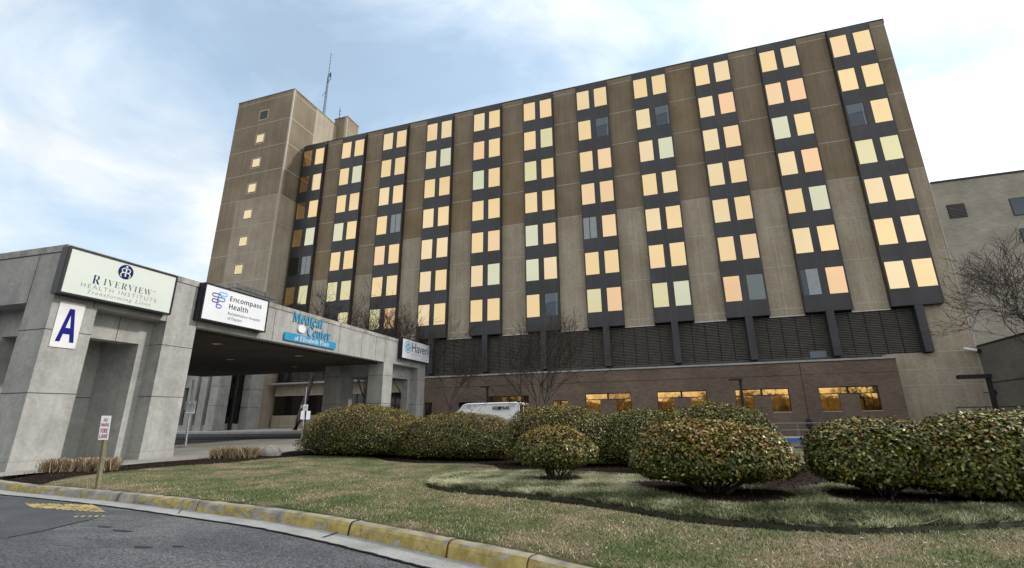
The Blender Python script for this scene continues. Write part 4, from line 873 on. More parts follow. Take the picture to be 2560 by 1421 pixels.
mb = MB(); mb.add([PF(-.088, 0, 0), PF(.088, 0, 0), PF(.088, hgt, 0), PF(-.088, hgt, 0), PF(-.088, 0, .006), PF(.088, 0, .006), PF(.088, hgt, .006), PF(-.088, hgt, .006)], [[3, 2, 1, 0], [4, 5, 6, 7], [0, 1, 5, 4], [1, 2, 6, 5], [2, 3, 7, 6], [3, 0, 4, 7]], 'sign_white')
mb.build('plate', fl)
text_on('lettering', 'NO', fl, 'ink_red', PF, -.032, .036, hgt*.74, hgt*.90, .001, .01, lift=.008)
text_on('lettering', 'PARKING', fl, 'ink_red', PF, -.073, .073, hgt*.55, hgt*.69, .001, .02, lift=.008)
text_on('lettering', MSANB('FIRE'), fl, 'ink_red', PF, -.062, .062, hgt*.29, hgt*.47, .001, .0, lift=.008)
text_on('lettering', MSANB('LANE'), fl, 'ink_red', PF, -.071, .071, hgt*.07, hgt*.24, .001, .0, lift=.008)

# ------------------------------------------------------------------ round-based sign posts under the canopy
def plate_at(th, name, c, wd, h, mat, back=False, lift=0., face=(.76, -.65)):
    """vertical plate whose outward normal is `face`; returns its placement function (x right, y up, d out)"""
    f = np.array([face[0], face[1], 0.]); f /= np.linalg.norm(f); t = np.array([-f[1], f[0], 0]); c = np.array(c, float)+f*lift
    P = lambda x, y, d: tuple(c+t*x+np.array([0, 0, y])+f*d)
    mb = MB(); mb.add([P(-wd/2, 0, 0), P(wd/2, 0, 0), P(wd/2, h, 0), P(-wd/2, h, 0), P(-wd/2, 0, .012), P(wd/2, 0, .012), P(wd/2, h, .012), P(-wd/2, h, .012)], [[3, 2, 1, 0], [4, 5, 6, 7], [0, 1, 5, 4], [1, 2, 6, 5], [2, 3, 7, 6], [3, 0, 4, 7]], mat); mb.build(name, th); return P
def px_plate(th, name, Yp, xl, xr_, yt, yb, mat, lift=.07, face=(.76, -.65)):
    a = atY(xl, (yt+yb)/2, Yp); b_ = atY(xr_, (yt+yb)/2, Yp); zt_ = atY((xl+xr_)/2, yt, Yp)[2]; zb_ = atY((xl+xr_)/2, yb, Yp)[2]; xm = (a[0]+b_[0])/2
    v = np.array([xm, Yp]); v = v/np.linalg.norm(v); f = np.array(face)/np.linalg.norm(face); t = np.array([-f[1], f[0]]); k = abs(t@np.array([-v[1], v[0]])); wd = (b_[0]-a[0])*abs(v[1])/max(k, .3)
    return plate_at(th, name, (xm, Yp, zb_), wd, zt_-zb_, mat, lift=lift, face=face), wd, zt_-zb_
def base_sign(label, bx, by, topx, topy, sl_, sr_, st, sb_, sx2, red=None):
    p = gp(bx, by); Yp = p[1]; t = atY(topx, topy, Yp)
    th = thing('portable_sign', p, label, 'sign', 'sign stands under the canopy'); lean = t[0]-p[0]
    mb = MB(); mb.tube([(p[0], p[1], p[2]+.04), (p[0]+lean, p[1], t[2])], .045, 'galv', 8); mb.tube([(p[0]+lean, p[1], t[2]-.02), (p[0]+lean, p[1], t[2]+.03)], .06, 'galv', 8); mb.build('pole', th)
    mb = MB(); mb.tube([p+np.array([0, 0, .0]), p+np.array([0, 0, .05])], [.36, .30], 'galv', 20); mb.build('base', th)
    PP, wv, h = px_plate(th, 'plate', Yp, sl_, sr_, st, sb_, 'sign_white', .07)
    for i, s in enumerate(('NO', 'PARKING', 'PERMITTED', 'WITHIN 50', 'YARDS OF', 'THE ENTRY')):
        ww = wv*(.3 if i == 0 else .82); y1 = h-h*(.08+.145*i); text_on('lettering', s, th, 'ink_black', PP, -ww/2, ww/2, y1-h*.10, y1, .0, .01, lift=.014)
    px_plate(th, 'back_plate', Yp, sx2, sl_+2, st+1, sb_-9, 'sign_white', -.08, face=(.3, -.95))
    return th
base_sign('sign stand with black printed notice beside the near canopy pier', 463, 1119, 484, 952, 468, 489, 1003, 1034, 460)
base_sign('sign stand with notice half hidden by the hedge under the far canopy end', 753, 1103, 766, 970, 757, 769, 1012, 1030, 750)
# black post with two blank white plates seen from behind
p = gp(760, 1122); Yp = p[1]; t = atY(764, 1028, Yp)
bs = thing('street_sign', p, 'thin black post with two blank white plates beside the hedge', 'sign')
mb = MB(); mb.tube([(p[0], Yp, p[2]), (t[0], Yp, t[2])], .032, 'black_metal', 6); mb.build('post', bs)
px_plate(bs, 'plate', Yp, 752, 763, 1028, 1049, 'sign_white', -.05); px_plate(bs, 'plate', Yp, 766, 776, 1028, 1049, 'sign_white', -.05)
p = gp(748, 1086); rs_ = thing('red_sign', p, 'small red notice sign on a black post behind the sign stand', 'sign')
Yp = p[1]; mb = MB(); t = atY(749, 1030, Yp); mb.tube([tuple(p), (t[0], Yp, t[2])], .04, 'black_metal', 6); mb.build('post', rs_)
PP, wv, h = px_plate(rs_, 'plate', Yp, 743, 753, 1028, 1039, 'ink_red', .06)
mb = MB()
for i in range(3): y = h*(.72-.24*i); mb.add([PP(-wv*.4, y-h*.05, .016), PP(wv*.4, y-h*.05, .016), PP(wv*.4, y+h*.04, .016), PP(-wv*.4, y+h*.04, .016)], [[0, 1, 2, 3]], 'sign_white')
mb.build('lettering', rs_)
# bin and bench under the canopy
p = gp(455, 1085); bn = thing('litter_bin', p, 'black litter bin behind the near canopy pier', 'bin')
Yp = p[1]; a = atY(452, 1038, Yp); b_ = atY(462, 1070, Yp); mb = MB(); xm = b_[0]-.35; mb.tube([(xm, Yp, b_[2]-.1), (xm, Yp, a[2]-.2), (xm, Yp, a[2])], [.42, .46, .34], 'black_metal', 14); mb.build('body', bn)
mb = MB()
for dx in (-.3, .3): mb.box(xm+dx-.03, xm+dx+.03, Yp-.05, Yp+.05, p[2], b_[2]-.05, 'black_metal')
mb.build('leg', bn)
p = gp(567, 1079); pl = thing('planter_bin', p, 'dark tapered tub at the foot of the entrance pier', 'bin')
mb = MB(); mb.tube([tuple(p+np.array([0, 0, 0])), tuple(p+np.array([0, 0, .5])), tuple(p+np.array([0, 0, .75]))], [.32, .48, .4], 'black_metal', 12); mb.build('body', pl); mb = MB(); mb.tube([tuple(p+np.array([0, 0, .72])), tuple(p+np.array([0, 0, .8]))], [.46, .44], 'rubber', 12); mb.build('rim', pl)
p = gp(476, 1083); hr = thing('hand_rail', p, 'low looped metal rail in front of the entrance block', 'railing')
mb = MB(); z = float(p[2]); mb.tube([(p[0]-1.2, p[1], z), (p[0]-1.2, p[1], z+.95), (p[0]+.3, p[1], z+1.0), (p[0]+.4, p[1], z+.8), (p[0]+.4, p[1], z)], .035, 'black_metal', 6); mb.build('rail', hr)

# ------------------------------------------------------------------ railings by the brick wing
def railing(label, pts, n, h, mat, mid=True):
    a, b_ = np.array(pts[0], float), np.array(pts[1], float); th = thing('railing', a, label, 'railing', None); mb = MB()
    for k in ([1.0, .5] if mid else [1.0]): mb.tube([a+np.array([0, 0, h*k]), b_+np.array([0, 0, h*k])], .03, mat, 6)
    mb.build('rail', th)
    for i in range(n):
        p = a+(b_-a)*i/(n-1); q = MB(); q.tube([p, p+np.array([0, 0, h])], .028, mat, 6); q.build('post', th)
z = float(G(8, 41.5))+.155
railing('two bar metal railing along the sidewalk under the brick wing windows', ((-2, 41.5, z), (20, 41.5, z)), 16, .95, 'rail_metal')
a = atY(2392, 1019, 33.0); railing('dark metal railing beside the angled lamp post at the far right', ((a[0], 33.0, a[2]-1.0), (a[0]+5, 33.0, a[2]-1.0)), 5, 1.0, 'black_metal')

# ------------------------------------------------------------------ lamp posts
def lamp(label, top, basey, Yp, head, poler=.07, headlen=.7, hh=.12, group='box head lamp posts'):
    t = atY(*top, Yp); b_ = atY(*basey, Yp); zb = float(G(b_[0], Yp)); th = thing('lamp_post', (b_[0], Yp, zb), label, 'lamp post', group)
    k = (zb-t[2])/(b_[2]-t[2]); bx = t[0]+(b_[0]-t[0])*k
    th.location = (bx, Yp, zb)
    mb = MB(); mb.box(-poler, poler, -poler, poler, 0, t[2]-zb, 'black_metal'); o = mb.build('pole', th); local(o)
    if abs(bx-t[0]) > .02: o.rotation_euler = (0, math.atan2(t[0]-bx, t[2]-zb), 0)
    dx = t[0]-bx
    mb = MB(); x0, x1 = (dx-headlen, dx+.12) if head == 'L' else (dx-headlen/2, dx+headlen/2); mb.box(x0, x1, -.17, .17, t[2]-zb-hh, t[2]-zb, 'black_metal'); mb.box(x0+.06, x1-.3, -.13, .13, t[2]-zb-hh-.01, t[2]-zb-hh, 'lens_white'); o = mb.build('lamp_head', th, bevel=.02); local(o); return th
l1 = lamp('dark lamp post before the brick wing with a small parking sign on it', (1850, 947), (1859, 1030), 31.5, 'L', headlen=.6)
a = atY(1855, 1018, 31.3); b_ = atY(1865, 1037, 31.3)
ps = thing('parking_sign', (a[0]+.15, 31.3, b_[2]), 'narrow blue and white parking sign mounted on the dark lamp post', 'sign')
mb = MB(); mb.box(a[0]+.02, b_[0]-.02, 31.26, 31.28, b_[2]-.15, a[2], 'sign_white'); mb.build('plate', ps)
mb = MB(); xm = (a[0]+b_[0])/2; mb.box(a[0]+.03, b_[0]-.03, 31.25, 31.26, (a[2]+b_[2])/2+.05, a[2]-.02, 'kerb_blue')
mb.build('symbol_field', ps)
mb = MB(); zc = (a[2]*.7+b_[2]*.3); mb.add([(xm-.02+.025*math.cos(t), 31.245, zc+.09+.025*math.sin(t)) for t in np.linspace(0, 5.5, 8)], [list(range(8))], 'sign_white'); stroke_on(mb, [(xm-.02, zc+.06), (xm-.02, zc-.02), (xm+.04, zc-.02), (xm+.06, zc-.08)], .02, lambda x, y, d: (x, 31.243, y), 0, 'sign_white'); stroke_on(mb, [(xm-.03, zc+.02), (xm-.06, zc-.03), (xm-.04, zc-.08), (xm, zc-.09), (xm+.03, zc-.06)], .015, lambda x, y, d: (x, 31.243, y), 0, 'sign_white'); mb.build('symbol', ps)
lamp('dark lamp post rising behind the white ambulance', (1218, 966), (1219, 1010), 35.5, 'L', headlen=.5)
lamp('lamp post with a long square arm beside the bare tree at the far right', (2468, 936), (2494, 1040), 33.5, 'L', poler=.09, headlen=1.35, hh=.22)

# ------------------------------------------------------------------ ambulance van
yn = 31.3; a = atY(1297, 1004, yn); xr = a[0]; zg = float(G(xr-2.5, yn+1)); HT = a[2]-zg
van = thing('ambulance', (xr-2.8, yn+1, zg), 'white high roof ambulance van parked behind the hedge with lettered side', 'ambulance')
VX = lambda s: xr-s; yf = yn+2.0
prof = [(0, .42), (0, HT-.16), (.06, HT-.04), (.2, HT), (3.75, HT-.03), (4.05, HT-.12), (4.85, HT-.95), (5.5, 1.22), (5.72, 1.0), (5.75, .42)]
mb = MB(); n = len(prof); secs = [(yn+.10, 1.0, .02), (yn, .96, 0), (yf, .96, 0), (yf-.10, 1.0, .02)]
rows = []
for y, k, ins in secs:
    o = len(mb.v); rows.append(o)
    for s_, z_ in prof: mb.v.append((VX(s_), y, zg+(z_ if k == 1.0 or z_ < HT*.8 else z_-.09)))
mi_ = mb.mi('van_white')
for q in range(3):
    for i in range(n): mb.f.append([rows[q]+i, rows[q]+(i+1) % n, rows[q+1]+(i+1) % n, rows[q+1]+i]); mb.m.append(mi_)
mb.f.append([rows[0]+i for i in reversed(range(n))]); mb.m.append(mi_); mb.f.append([rows[3]+i for i in range(n)]); mb.m.append(mi_)
# side skin between belt lines
body = mb.build('body', van, bevel=.03)
mb = MB(); y = yn-.012
mb.add([(VX(4.0), y, zg+HT*.54), (VX(4.75), y, zg+HT*.54), (VX(4.45), y, zg+HT*.70), (VX(4.0), y, zg+HT*.78)], [[0, 1, 2, 3][::-1]], 'dark_glass'); mb.build('side_window', van)
mb = MB(); mb.add([(VX(4.14), yn+.2, zg+HT-.2), (VX(4.82), yn+.15, zg+HT-.9), (VX(4.82), yf-.15, zg+HT-.9), (VX(4.14), yf-.2, zg+HT-.2)], [[0, 1, 2, 3]], 'dark_glass'); mb.build('windscreen', van)
mb = MB(); mb.box(VX(0), VX(0)+.012, yn+.18, yn+.92, zg+HT*.5, zg+HT-.22, 'dark_glass'); mb.box(VX(0), VX(0)+.012, yn+1.08, yf-.18, zg+HT*.5, zg+HT-.22, 'dark_glass'); mb.build('rear_window', van)
mb = MB(); mb.box(VX(0)-.05, VX(0)+.10, yn+.05, yf-.05, zg+HT-.16, zg+HT-.05, 'van_white'); mb.box(VX(0)+.1, VX(0)+.13, yn+.2, yn+.45, zg+HT-.14, zg+HT-.07, 'ink_red'); mb.box(VX(0)+.1, VX(0)+.13, yf-.45, yf-.2, zg+HT-.14, zg+HT-.07, 'ink_red'); mb.build('rear_light_bar', van)
for s_ in (.45, 3.55):
    mb = MB(); mb.add([(VX(s_)+.16*math.cos(t), yn-.014, zg+HT-.23+.07*math.sin(t)) for t in np.linspace(0, 6, 16)], [list(range(16))], 'galv'); mb.add([(VX(s_)+.11*math.cos(t), yn-.02, zg+HT-.23+.04*math.sin(t)) for t in np.linspace(0, 6, 16)], [list(range(16))], 'sign_white'); mb.build('marker_light', van)
PV = lambda x, y, d: (x, yn-.012-d, y)
x0 = atY(1231, 1020, yn)[0]; x1 = atY(1274, 1020, yn)[0]; zt_ = atY(1250, 1016, yn)[2]; zb_ = atY(1250, 1024.5, yn)[2]; wd_ = x1-x0
text_on('lettering', MSANB('MED'), van, 'ink_black', PV, x0, x0+wd_*.34, zb_, zt_, .002, .02)
text_on('lettering', MSANB('TRANS'), van, 'ink_black', PV, x0+wd_*.5, x1, zb_, zt_, .002, .02)
mb = MB(); xm = x0+wd_*.42; zc = (zt_+zb_)/2; sh = [(xm+r*math.cos(t), zc-.01+r*1.15*math.sin(t)) for t, r in [(math.pi/2+math.pi*i/5, (.14 if i % 2 == 0 else .085)) for i in range(10)]]; mb.add([PV(x, y, .003) for x, y in sh], [list(range(10))], 'ink_black'); mb.build('emblem', van)
text_on('lettering', '123', van, 'ink_midgrey', PV, VX(3.25), VX(3.05), zg+HT-.26, zg+HT-.18, .002, .02)
for s_ in (1.0, 4.9):
    for y_ in (yn+.02, yf-.24):
        mb = MB(); mb.tube([(VX(s_), y_, zg+.36), (VX(s_), y_+.22, zg+.36)], .36, 'rubber', 20); wl = mb.build('wheel', van)
        mb = MB(); mb.tube([(VX(s_), y_-.01, zg+.36), (VX(s_), y_+.23, zg+.36)], .21, 'galv', 14); sub(mb.build('rim'), wl)
mb = MB(); mb.box(VX(5.72), VX(5.78), yn+.12, yn+.42, zg+.85, zg+1.05, 'sign_white'); mb.build('headlight', van)
mb = MB(); mb.box(VX(5.72), VX(5.78), yf-.42, yf-.12, zg+.85, zg+1.05, 'sign_white'); mb.build('headlight', van)

# ------------------------------------------------------------------ vegetation
def vnoise(P, seed):
    """smooth cheap noise in [-1,1] from summed sines"""
    r = np.random.default_rng(seed); o = np.zeros(len(P))
    for i in range(7):
        k = r.normal(0, 1, P.shape[1]); o += np.sin(P@k*(1+.5*i)+r.uniform(0, 6))/(1+.35*i)
    return o/3
def leaves(P, Nn, ln, wd, tint_, rng, droop=.3):
    n = len(P); d = rng.normal(0, 1, (n, 3)); d[:, 2] -= droop; d -= (d*Nn).sum(1)[:, None]*Nn*.62; d /= np.linalg.norm(d, axis=1)[:, None]
    nn = Nn+rng.normal(0, .48, (n, 3))+np.array([0, 0, .45]); s = np.cross(d, nn); s /= np.linalg.norm(s, axis=1)[:, None]+1e-9; up = np.cross(s, d)
    l = (ln*rng.uniform(.65, 1.25, n))[:, None]; w_ = (wd*rng.uniform(.7, 1.25, n))[:, None]
    a = P; b_ = P+d*l*.45+s*w_*.5+up*l*.06; c = P+d*l-up*l*.10; e = P+d*l*.45-s*w_*.5+up*l*.06
    V = np.stack([a, b_, c, e], 1).reshape(-1, 3); F = np.arange(4*n).reshape(n, 4)
    return V, F
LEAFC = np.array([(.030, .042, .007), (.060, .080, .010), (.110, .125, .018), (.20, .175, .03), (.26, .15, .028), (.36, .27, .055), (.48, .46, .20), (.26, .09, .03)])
def bush(name, label, cx, cy, rx, ry, z0, z1, zg, n, ln, wd, bronze, seed, stems=0, cat='bush', group=None, sq=2.5, olive=0.):
    rng = np.random.default_rng(seed); th = thing(name, (cx, cy, zg), label, cat, group)
    zc = z0+(z1-z0)*.30
    def surf(D):
        e = sq; q = (np.abs(D[:, 0])**e+np.abs(D[:, 1])**e+np.abs(D[:, 2])**e)**(-1/e)
        S = D*q[:, None]; lump = 1+.075*vnoise(D*2.6+seed, seed)+.055*vnoise(D*8+seed, seed+1)*(1-.4*D[:, 2])
        S = S*lump[:, None]; wd_ = 1+(.30 if not stems else .12)*np.minimum(S[:, 2], 0)**2; S[:, 0] *= wd_; S[:, 1] *= wd_; return np.stack([cx+S[:, 0]*rx, cy+S[:, 1]*ry, zc+np.where(S[:, 2] > 0, S[:, 2]*(z1-zc), S[:, 2]*(zc-z0))], 1)
    D = rng.normal(0, 1, (n, 3)); D /= np.linalg.norm(D, axis=1)[:, None]; D[:, 2] = np.where((D[:, 2] < 0) & (rng.random(n) < .52), -D[:, 2], D[:, 2])
    S = surf(D); cen = np.array([cx, cy, zc]); dep = 1-np.abs(rng.normal(0, .075, n))-np.where(rng.random(n) < .15, rng.uniform(0, .3, n), 0)+np.where(rng.random(n) < .06, rng.uniform(.01, .07, n), 0)
    P = cen+(S-cen)*dep[:, None]; Nn = (S-cen)/np.array([rx, ry, (z1-z0)/2])**2; Nn /= np.linalg.norm(Nn, axis=1)[:, None]
    V, F = leaves(P, Nn, ln, wd, None, rng)
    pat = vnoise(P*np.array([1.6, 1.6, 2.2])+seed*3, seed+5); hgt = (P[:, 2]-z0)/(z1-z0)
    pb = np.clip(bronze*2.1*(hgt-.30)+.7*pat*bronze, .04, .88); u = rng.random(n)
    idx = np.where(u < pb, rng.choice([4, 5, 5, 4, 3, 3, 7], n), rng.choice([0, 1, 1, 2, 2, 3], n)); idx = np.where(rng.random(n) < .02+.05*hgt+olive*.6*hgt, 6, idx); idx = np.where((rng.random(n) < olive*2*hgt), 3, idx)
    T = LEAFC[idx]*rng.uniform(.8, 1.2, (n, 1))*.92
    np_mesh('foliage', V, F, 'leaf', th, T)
    # opaque dark core added to block light through the foliage
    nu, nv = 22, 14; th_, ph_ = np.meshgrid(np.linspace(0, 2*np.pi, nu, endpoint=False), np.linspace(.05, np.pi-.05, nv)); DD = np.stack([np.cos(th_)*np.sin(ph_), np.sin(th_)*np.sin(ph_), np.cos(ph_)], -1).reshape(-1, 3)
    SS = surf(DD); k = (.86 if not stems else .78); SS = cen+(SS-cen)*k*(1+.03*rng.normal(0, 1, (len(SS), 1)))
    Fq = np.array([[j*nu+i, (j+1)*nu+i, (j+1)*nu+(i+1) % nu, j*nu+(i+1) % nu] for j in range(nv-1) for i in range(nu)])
    np_mesh('shade_core', SS, Fq, 'twig', th, None, True)
    if stems:
        mb = MB()
        for i in range(stems):
            a = rng.uniform(0, 6.28); r0 = rng.uniform(.02, .10)*min(rx, ry)/.6; r1 = rng.uniform(.3, .75); b0 = np.array([cx+r0*np.cos(a), cy+r0*np.sin(a), zg-.02]); e = np.array([cx+rx*r1*np.cos(a), cy+ry*r1*np.sin(a), z0+(z1-z0)*rng.uniform(.1, .3)])
            m_ = b0*.5+e*.5+np.array([rng.normal(0, .03), rng.normal(0, .03), -.02+.05*rng.random()]); r = rng.uniform(.012, .022)
            mb.tube([b0, (b0+m_)/2+rng.normal(0, .015, 3), m_, (m_+e)/2+rng.normal(0, .02, 3), e], [r*1.3, r*1.1, r, r*.8, r*.6], 'stem', 5)
            for q in range(3):
                t = rng.uniform(.3, .9); s0 = b0+(e-b0)*t; d_ = rng.normal(0, .14, 3); d_[2] = abs(d_[2])+.04; mb.tube([s0, s0+d_], [.006, .003], 'stem', 3)
        mb.build('stems', th)
    return th
def bush_px(name, label, xl, xr_, yt, yb, bx, by, depth, n, ln, wd, bronze, seed, stems=0, off=0., **k):
    """place a bush so that its outline fills pixels xl..xr, yt..yb; base centre at pixel bx,by (front foot), pushed back by depth*ry"""
    p = gp(bx, by); rx0 = (atY(xr_, (yt+yb)/2, p[1])[0]-atY(xl, (yt+yb)/2, p[1])[0])/2
    ry = rx0*depth; Y = p[1]+ry*(.75 if not stems else .25)
    a = atY(xl, (yt+2*yb)/3, Y); b_ = atY(xr_, (yt+2*yb)/3, Y); cx = (a[0]+b_[0])/2; rx = (b_[0]-a[0])/2*.97
    z1 = atY((xl+xr_)/2, yt, Y-ry*.15)[2]; zg = float(G(cx, Y)); z0 = max(zg+.03, atY((xl+xr_)/2, yb, Y-ry*.8)[2])
    return bush(name, label, cx, Y, rx, ry, z0, z1, zg, n, ln, wd, bronze, seed, stems, **k)
GH = 'clipped evergreen shrubs in the mulch bed'
bush_px('evergreen_shrub', 'broad hedge mound at the left end beside the canopy piers', 768, 1045, 1012, 1146, 900, 1146, .62, 30000, .060, .034, .55, 21, group=GH)
bush_px('evergreen_shrub', 'hedge mound in front of the white ambulance', 985, 1310, 1033, 1153, 1130, 1153, .5, 30000, .060, .034, .42, 22, group=GH)
bush_px('evergreen_shrub', 'tall rounded hedge mound directly behind the small round shrub', 1262, 1552, 1010, 1166, 1400, 1168, .62, 26000, .060, .035, .42, 23, group=GH)
bush_px('evergreen_shrub', 'dark green hedge mound in the gap below the notched brick window', 1470, 1735, 1026, 1170, 1600, 1168, .55, 19000, .060, .035, .10, 24, group=GH, olive=.10)
bush_px('evergreen_shrub', 'large yellow green mound behind the big bronze shrub', 1610, 1985, 1012, 1190, 1800, 1188, .55, 28000, .060, .035, .10, 25, group=GH, olive=.18, sq=2.2)
bush_px('evergreen_shrub', 'small round bronze green shrub on bare stems in the ground cover', 1288, 1493, 1066, 1175, 1388, 1213, .95, 9800, .062, .037, .62, 26, stems=16, group=GH, sq=2.1)
bush_px('evergreen_shrub', 'big bronze topped shrub with a low skirt right of the small round one', 1567, 2004, 1052, 1215, 1800, 1246, .72, 24000, .066, .039, .66, 27, stems=26, group=GH, sq=2.3)
bush_px('evergreen_shrub', 'mottled shrub right of the grassy gap with a view to the blue kerb', 2012, 2400, 1046, 1220, 2190, 1252, .75, 23000, .066, .039, .30, 28, stems=22, group=GH, sq=2.6)
bush_px('evergreen_shrub', 'large shrub cut by the right edge of the photo', 2270, 2720, 1030, 1250, 2480, 1268, .70, 26000, .066, .039, .22, 29, stems=16, group=GH, sq=2.7, olive=.08)
bush_px('evergreen_shrub', 'green shrub top peeping above the large shrub at the right edge', 2440, 2800, 1026, 1190, 2640, 1215, .6, 12000, .062, .038, .06, 30, group=GH, sq=2.5, olive=.1)

# dry clipped ornamental grass and boulder
def tuft(label, x0, x1, yb, yt, seed, n):
    a = gp(x0, yb); b_ = gp(x1, yb-4 if x1-x0 > 150 else yb-2); rng = np.random.default_rng(seed); L_ = np.linalg.norm((b_-a)[:2]); d = (b_-a)/L_; nrm = np.array([-d[1], d[0], 0])
    h = atY((x0+x1)/2, yt, (a[1]+b_[1])/2)[2]-(a[2]+b_[2])/2; th = thing('ornamental_grass', (a+b_)/2, label, 'dry grass', 'clipped dry grass clumps')
    t = rng.uniform(0, 1, n); cl = np.round(t*9)/9; t = t*.45+cl*.55; q = rng.normal(0, .10, n)
    P = a+d*(t*L_)[:, None]+nrm*q[:, None]; P[:, 2] = G(P[:, 0], P[:, 1])
    lean = rng.normal(0, .30, (n, 2)); hh = h*rng.uniform(.55, 1.12, n)*(1-.15*np.abs(vnoise(t[:, None]*14, seed)))
    T_ = P+np.stack([lean[:, 0]*hh, lean[:, 1]*hh, hh], 1); s = rng.normal(0, 1, (n, 3)); s[:, 2] = 0; s = s/np.linalg.norm(s, axis=1)[:, None]*rng.uniform(.005, .011, n)[:, None]
    V = np.stack([P-s, P+s, T_+s*.6, T_-s*.6], 1).reshape(-1, 3); F = np.arange(4*n).reshape(n, 4); c0 = np.array([(.24, .17, .10), (.38, .29, .18), (.50, .42, .29), (.13, .09, .055)])
    np_mesh('blades', V, F, 'blade', th, c0[rng.integers(0, 4, n)]*rng.uniform(.8, 1.2, (n, 1)))
tuft('row of dry clipped grass at the foot of the corner pier behind the fire lane sign', 108, 288, 1180, 1146, 41, 2600)
tuft('row of dry clipped grass beside the pale boulder', 528, 640, 1146, 1119, 42, 2600)
p = gp(664, 1140); rk = []
rng = np.random.default_rng(4); nu, nv = 20, 12; a_, b_ = np.meshgrid(np.linspace(0, 2*np.pi, nu, endpoint=False), np.linspace(.02, np.pi-.02, nv)); DD = np.stack([np.cos(a_)*np.sin(b_), np.sin(a_)*np.sin(b_), np.cos(b_)], -1).reshape(-1, 3)
rr = 1+.12*vnoise(DD*2.2, 9)+.05*vnoise(DD*7, 10); sc_x = (atY(689, 1130, p[1])[0]-atY(640, 1130, p[1])[0])/2; sc_z = atY(664, 1116, p[1])[2]-p[2]
V = DD*rr[:, None]*np.array([sc_x, .28, sc_z]); V += np.array([p[0], p[1]+.2, p[2]+.02])
Fq = np.array([[j*nu+i, (j+1)*nu+i, (j+1)*nu+(i+1) % nu, j*nu+(i+1) % nu] for j in range(nv-1) for i in range(nu)])
tag(np_mesh('boulder', V, Fq, 'rock', None, None, False), 'pale pinkish boulder at the end of the dry grass row', 'boulder')

# lawn blades
def blades(name, poly, dens, hmin, hmax, wid, tints, seed, label=None, cat='grass', lean=.5, excl=None, zoff=0., region=None, weight=None, near=None, zl=False):
    rng = np.random.default_rng(seed); P = np.array(poly); x0, y0 = P.min(0); x1, y1 = P.max(0)
    if region: x0, x1, y0, y1 = max(x0, region[0]), min(x1, region[1]), max(y0, region[2]), min(y1, region[3])
    n = int((x1-x0)*(y1-y0)*dens); X = rng.uniform(x0, x1, n); Y = rng.uniform(y0, y1, n); k = pt_in(poly, X, Y)
    if excl is not None: k &= ~excl(X, Y)
    if near is not None: k &= rng.random(n) < near(X, Y)
    X, Y = X[k], Y[k]; n = len(X); Z = (GL(X, Y) if zl else G(X, Y))+zoff; h = rng.uniform(hmin, hmax, n); a = rng.uniform(0, 6.28, n); le = np.abs(rng.normal(0, lean, n))*h
    b0 = np.stack([X, Y, Z], 1); s = np.stack([np.cos(a), np.sin(a), 0*a], 1)*(wid*rng.uniform(.6, 1.3, n))[:, None]/2; d = rng.uniform(0, 6.28, n)
    tip = b0+np.stack([np.cos(d)*le, np.sin(d)*le, h], 1)
    V = np.stack([b0-s, b0+s, tip], 1).reshape(-1, 3); F = np.arange(3*n).reshape(n, 3)
    T = tints(X, Y, rng, n); o = np_mesh(name, V, F, 'blade', None, T); tag(o, label, cat if label else None, None, 'stuff'); return o
GREEN = np.array([(.060, .105, .024), (.10, .15, .04), (.16, .20, .065), (.04, .07, .02)]); STRAW = np.array([(.27, .215, .125), (.38, .31, .19), (.19, .135, .075), (.55, .47, .32)])
def lt(X, Y, rng, n):
    Q = np.stack([X, Y], 1); f = .40+.85*vnoise(Q*1.1, 61)+.40*vnoise(Q*3.5, 62); kd = kdist(X, Y); f += .55*np.exp(-((kd-.30)/.28)**2)*(.6+.6*vnoise(Q*2.5, 63))
    f += .25*sms(1.5, 4, kd)*0
    st = rng.random(n) < np.clip(f, .12, .92); return np.where(st[:, None], STRAW[rng.integers(0, 4, n)], GREEN[rng.integers(0, 4, n)])*rng.uniform(.8, 1.45, (n, 1))
nearf = lambda X, Y: np.clip(1.25-np.hypot(X, Y)/13, .12, 1)
blades('lawn_grass', lawn_poly, 3000, .012, .036, .010, lt, 51, region=(-14, 5.5, 3, 16), zoff=-.004, near=nearf, lean=.9, zl=True)
def gct(X, Y, rng, n):
    Q = np.stack([X, Y], 1); pal = np.array([(.04, .055, .018), (.13, .155, .06), (.29, .31, .16), (.58, .58, .36), (.84, .82, .60), (.30, .23, .13)]); f = vnoise(Q*1.8, 71)+.7*vnoise(Q*8, 72)
    i = np.clip((rng.normal(2.2, 1.1, n)+f*2.6).astype(int), 0, 4); i = np.where(rng.random(n) < .06, 5, i); return pal[i]*rng.uniform(.60, 1.15, (n, 1))
GB = [(p[0], p[1]) for p in [gp(1388, 1210), gp(1790, 1247), gp(1960, 1240), gp(2190, 1252), gp(2480, 1262), gp(1650, 1225)]]; GR = [(.50, .24), (1.15, .46), (.45, .35), (1.25, .52), (1.6, .62), (.35, .25)]
MPX = [[(1322, 1204), (1350, 1199), (1400, 1198), (1450, 1200), (1466, 1206), (1452, 1213), (1400, 1217), (1350, 1214)],
       [(1560, 1216), (1640, 1212), (1720, 1222), (1850, 1232), (1960, 1238), (2000, 1252), (1985, 1268), (1930, 1277), (1860, 1279), (1760, 1270), (1690, 1254), (1625, 1238)],
       [(2040, 1240), (2120, 1232), (2300, 1240), (2600, 1240), (2800, 1240), (2800, 1276), (2560, 1276), (2400, 1280), (2250, 1282), (2150, 1276), (2080, 1262)]]
MP = [rough_edge([tuple(gp(x, y)[:2]) for x, y in q]+[tuple(gp(*q[0])[:2])], .10, .02, 31)[:-1] for q in MPX]
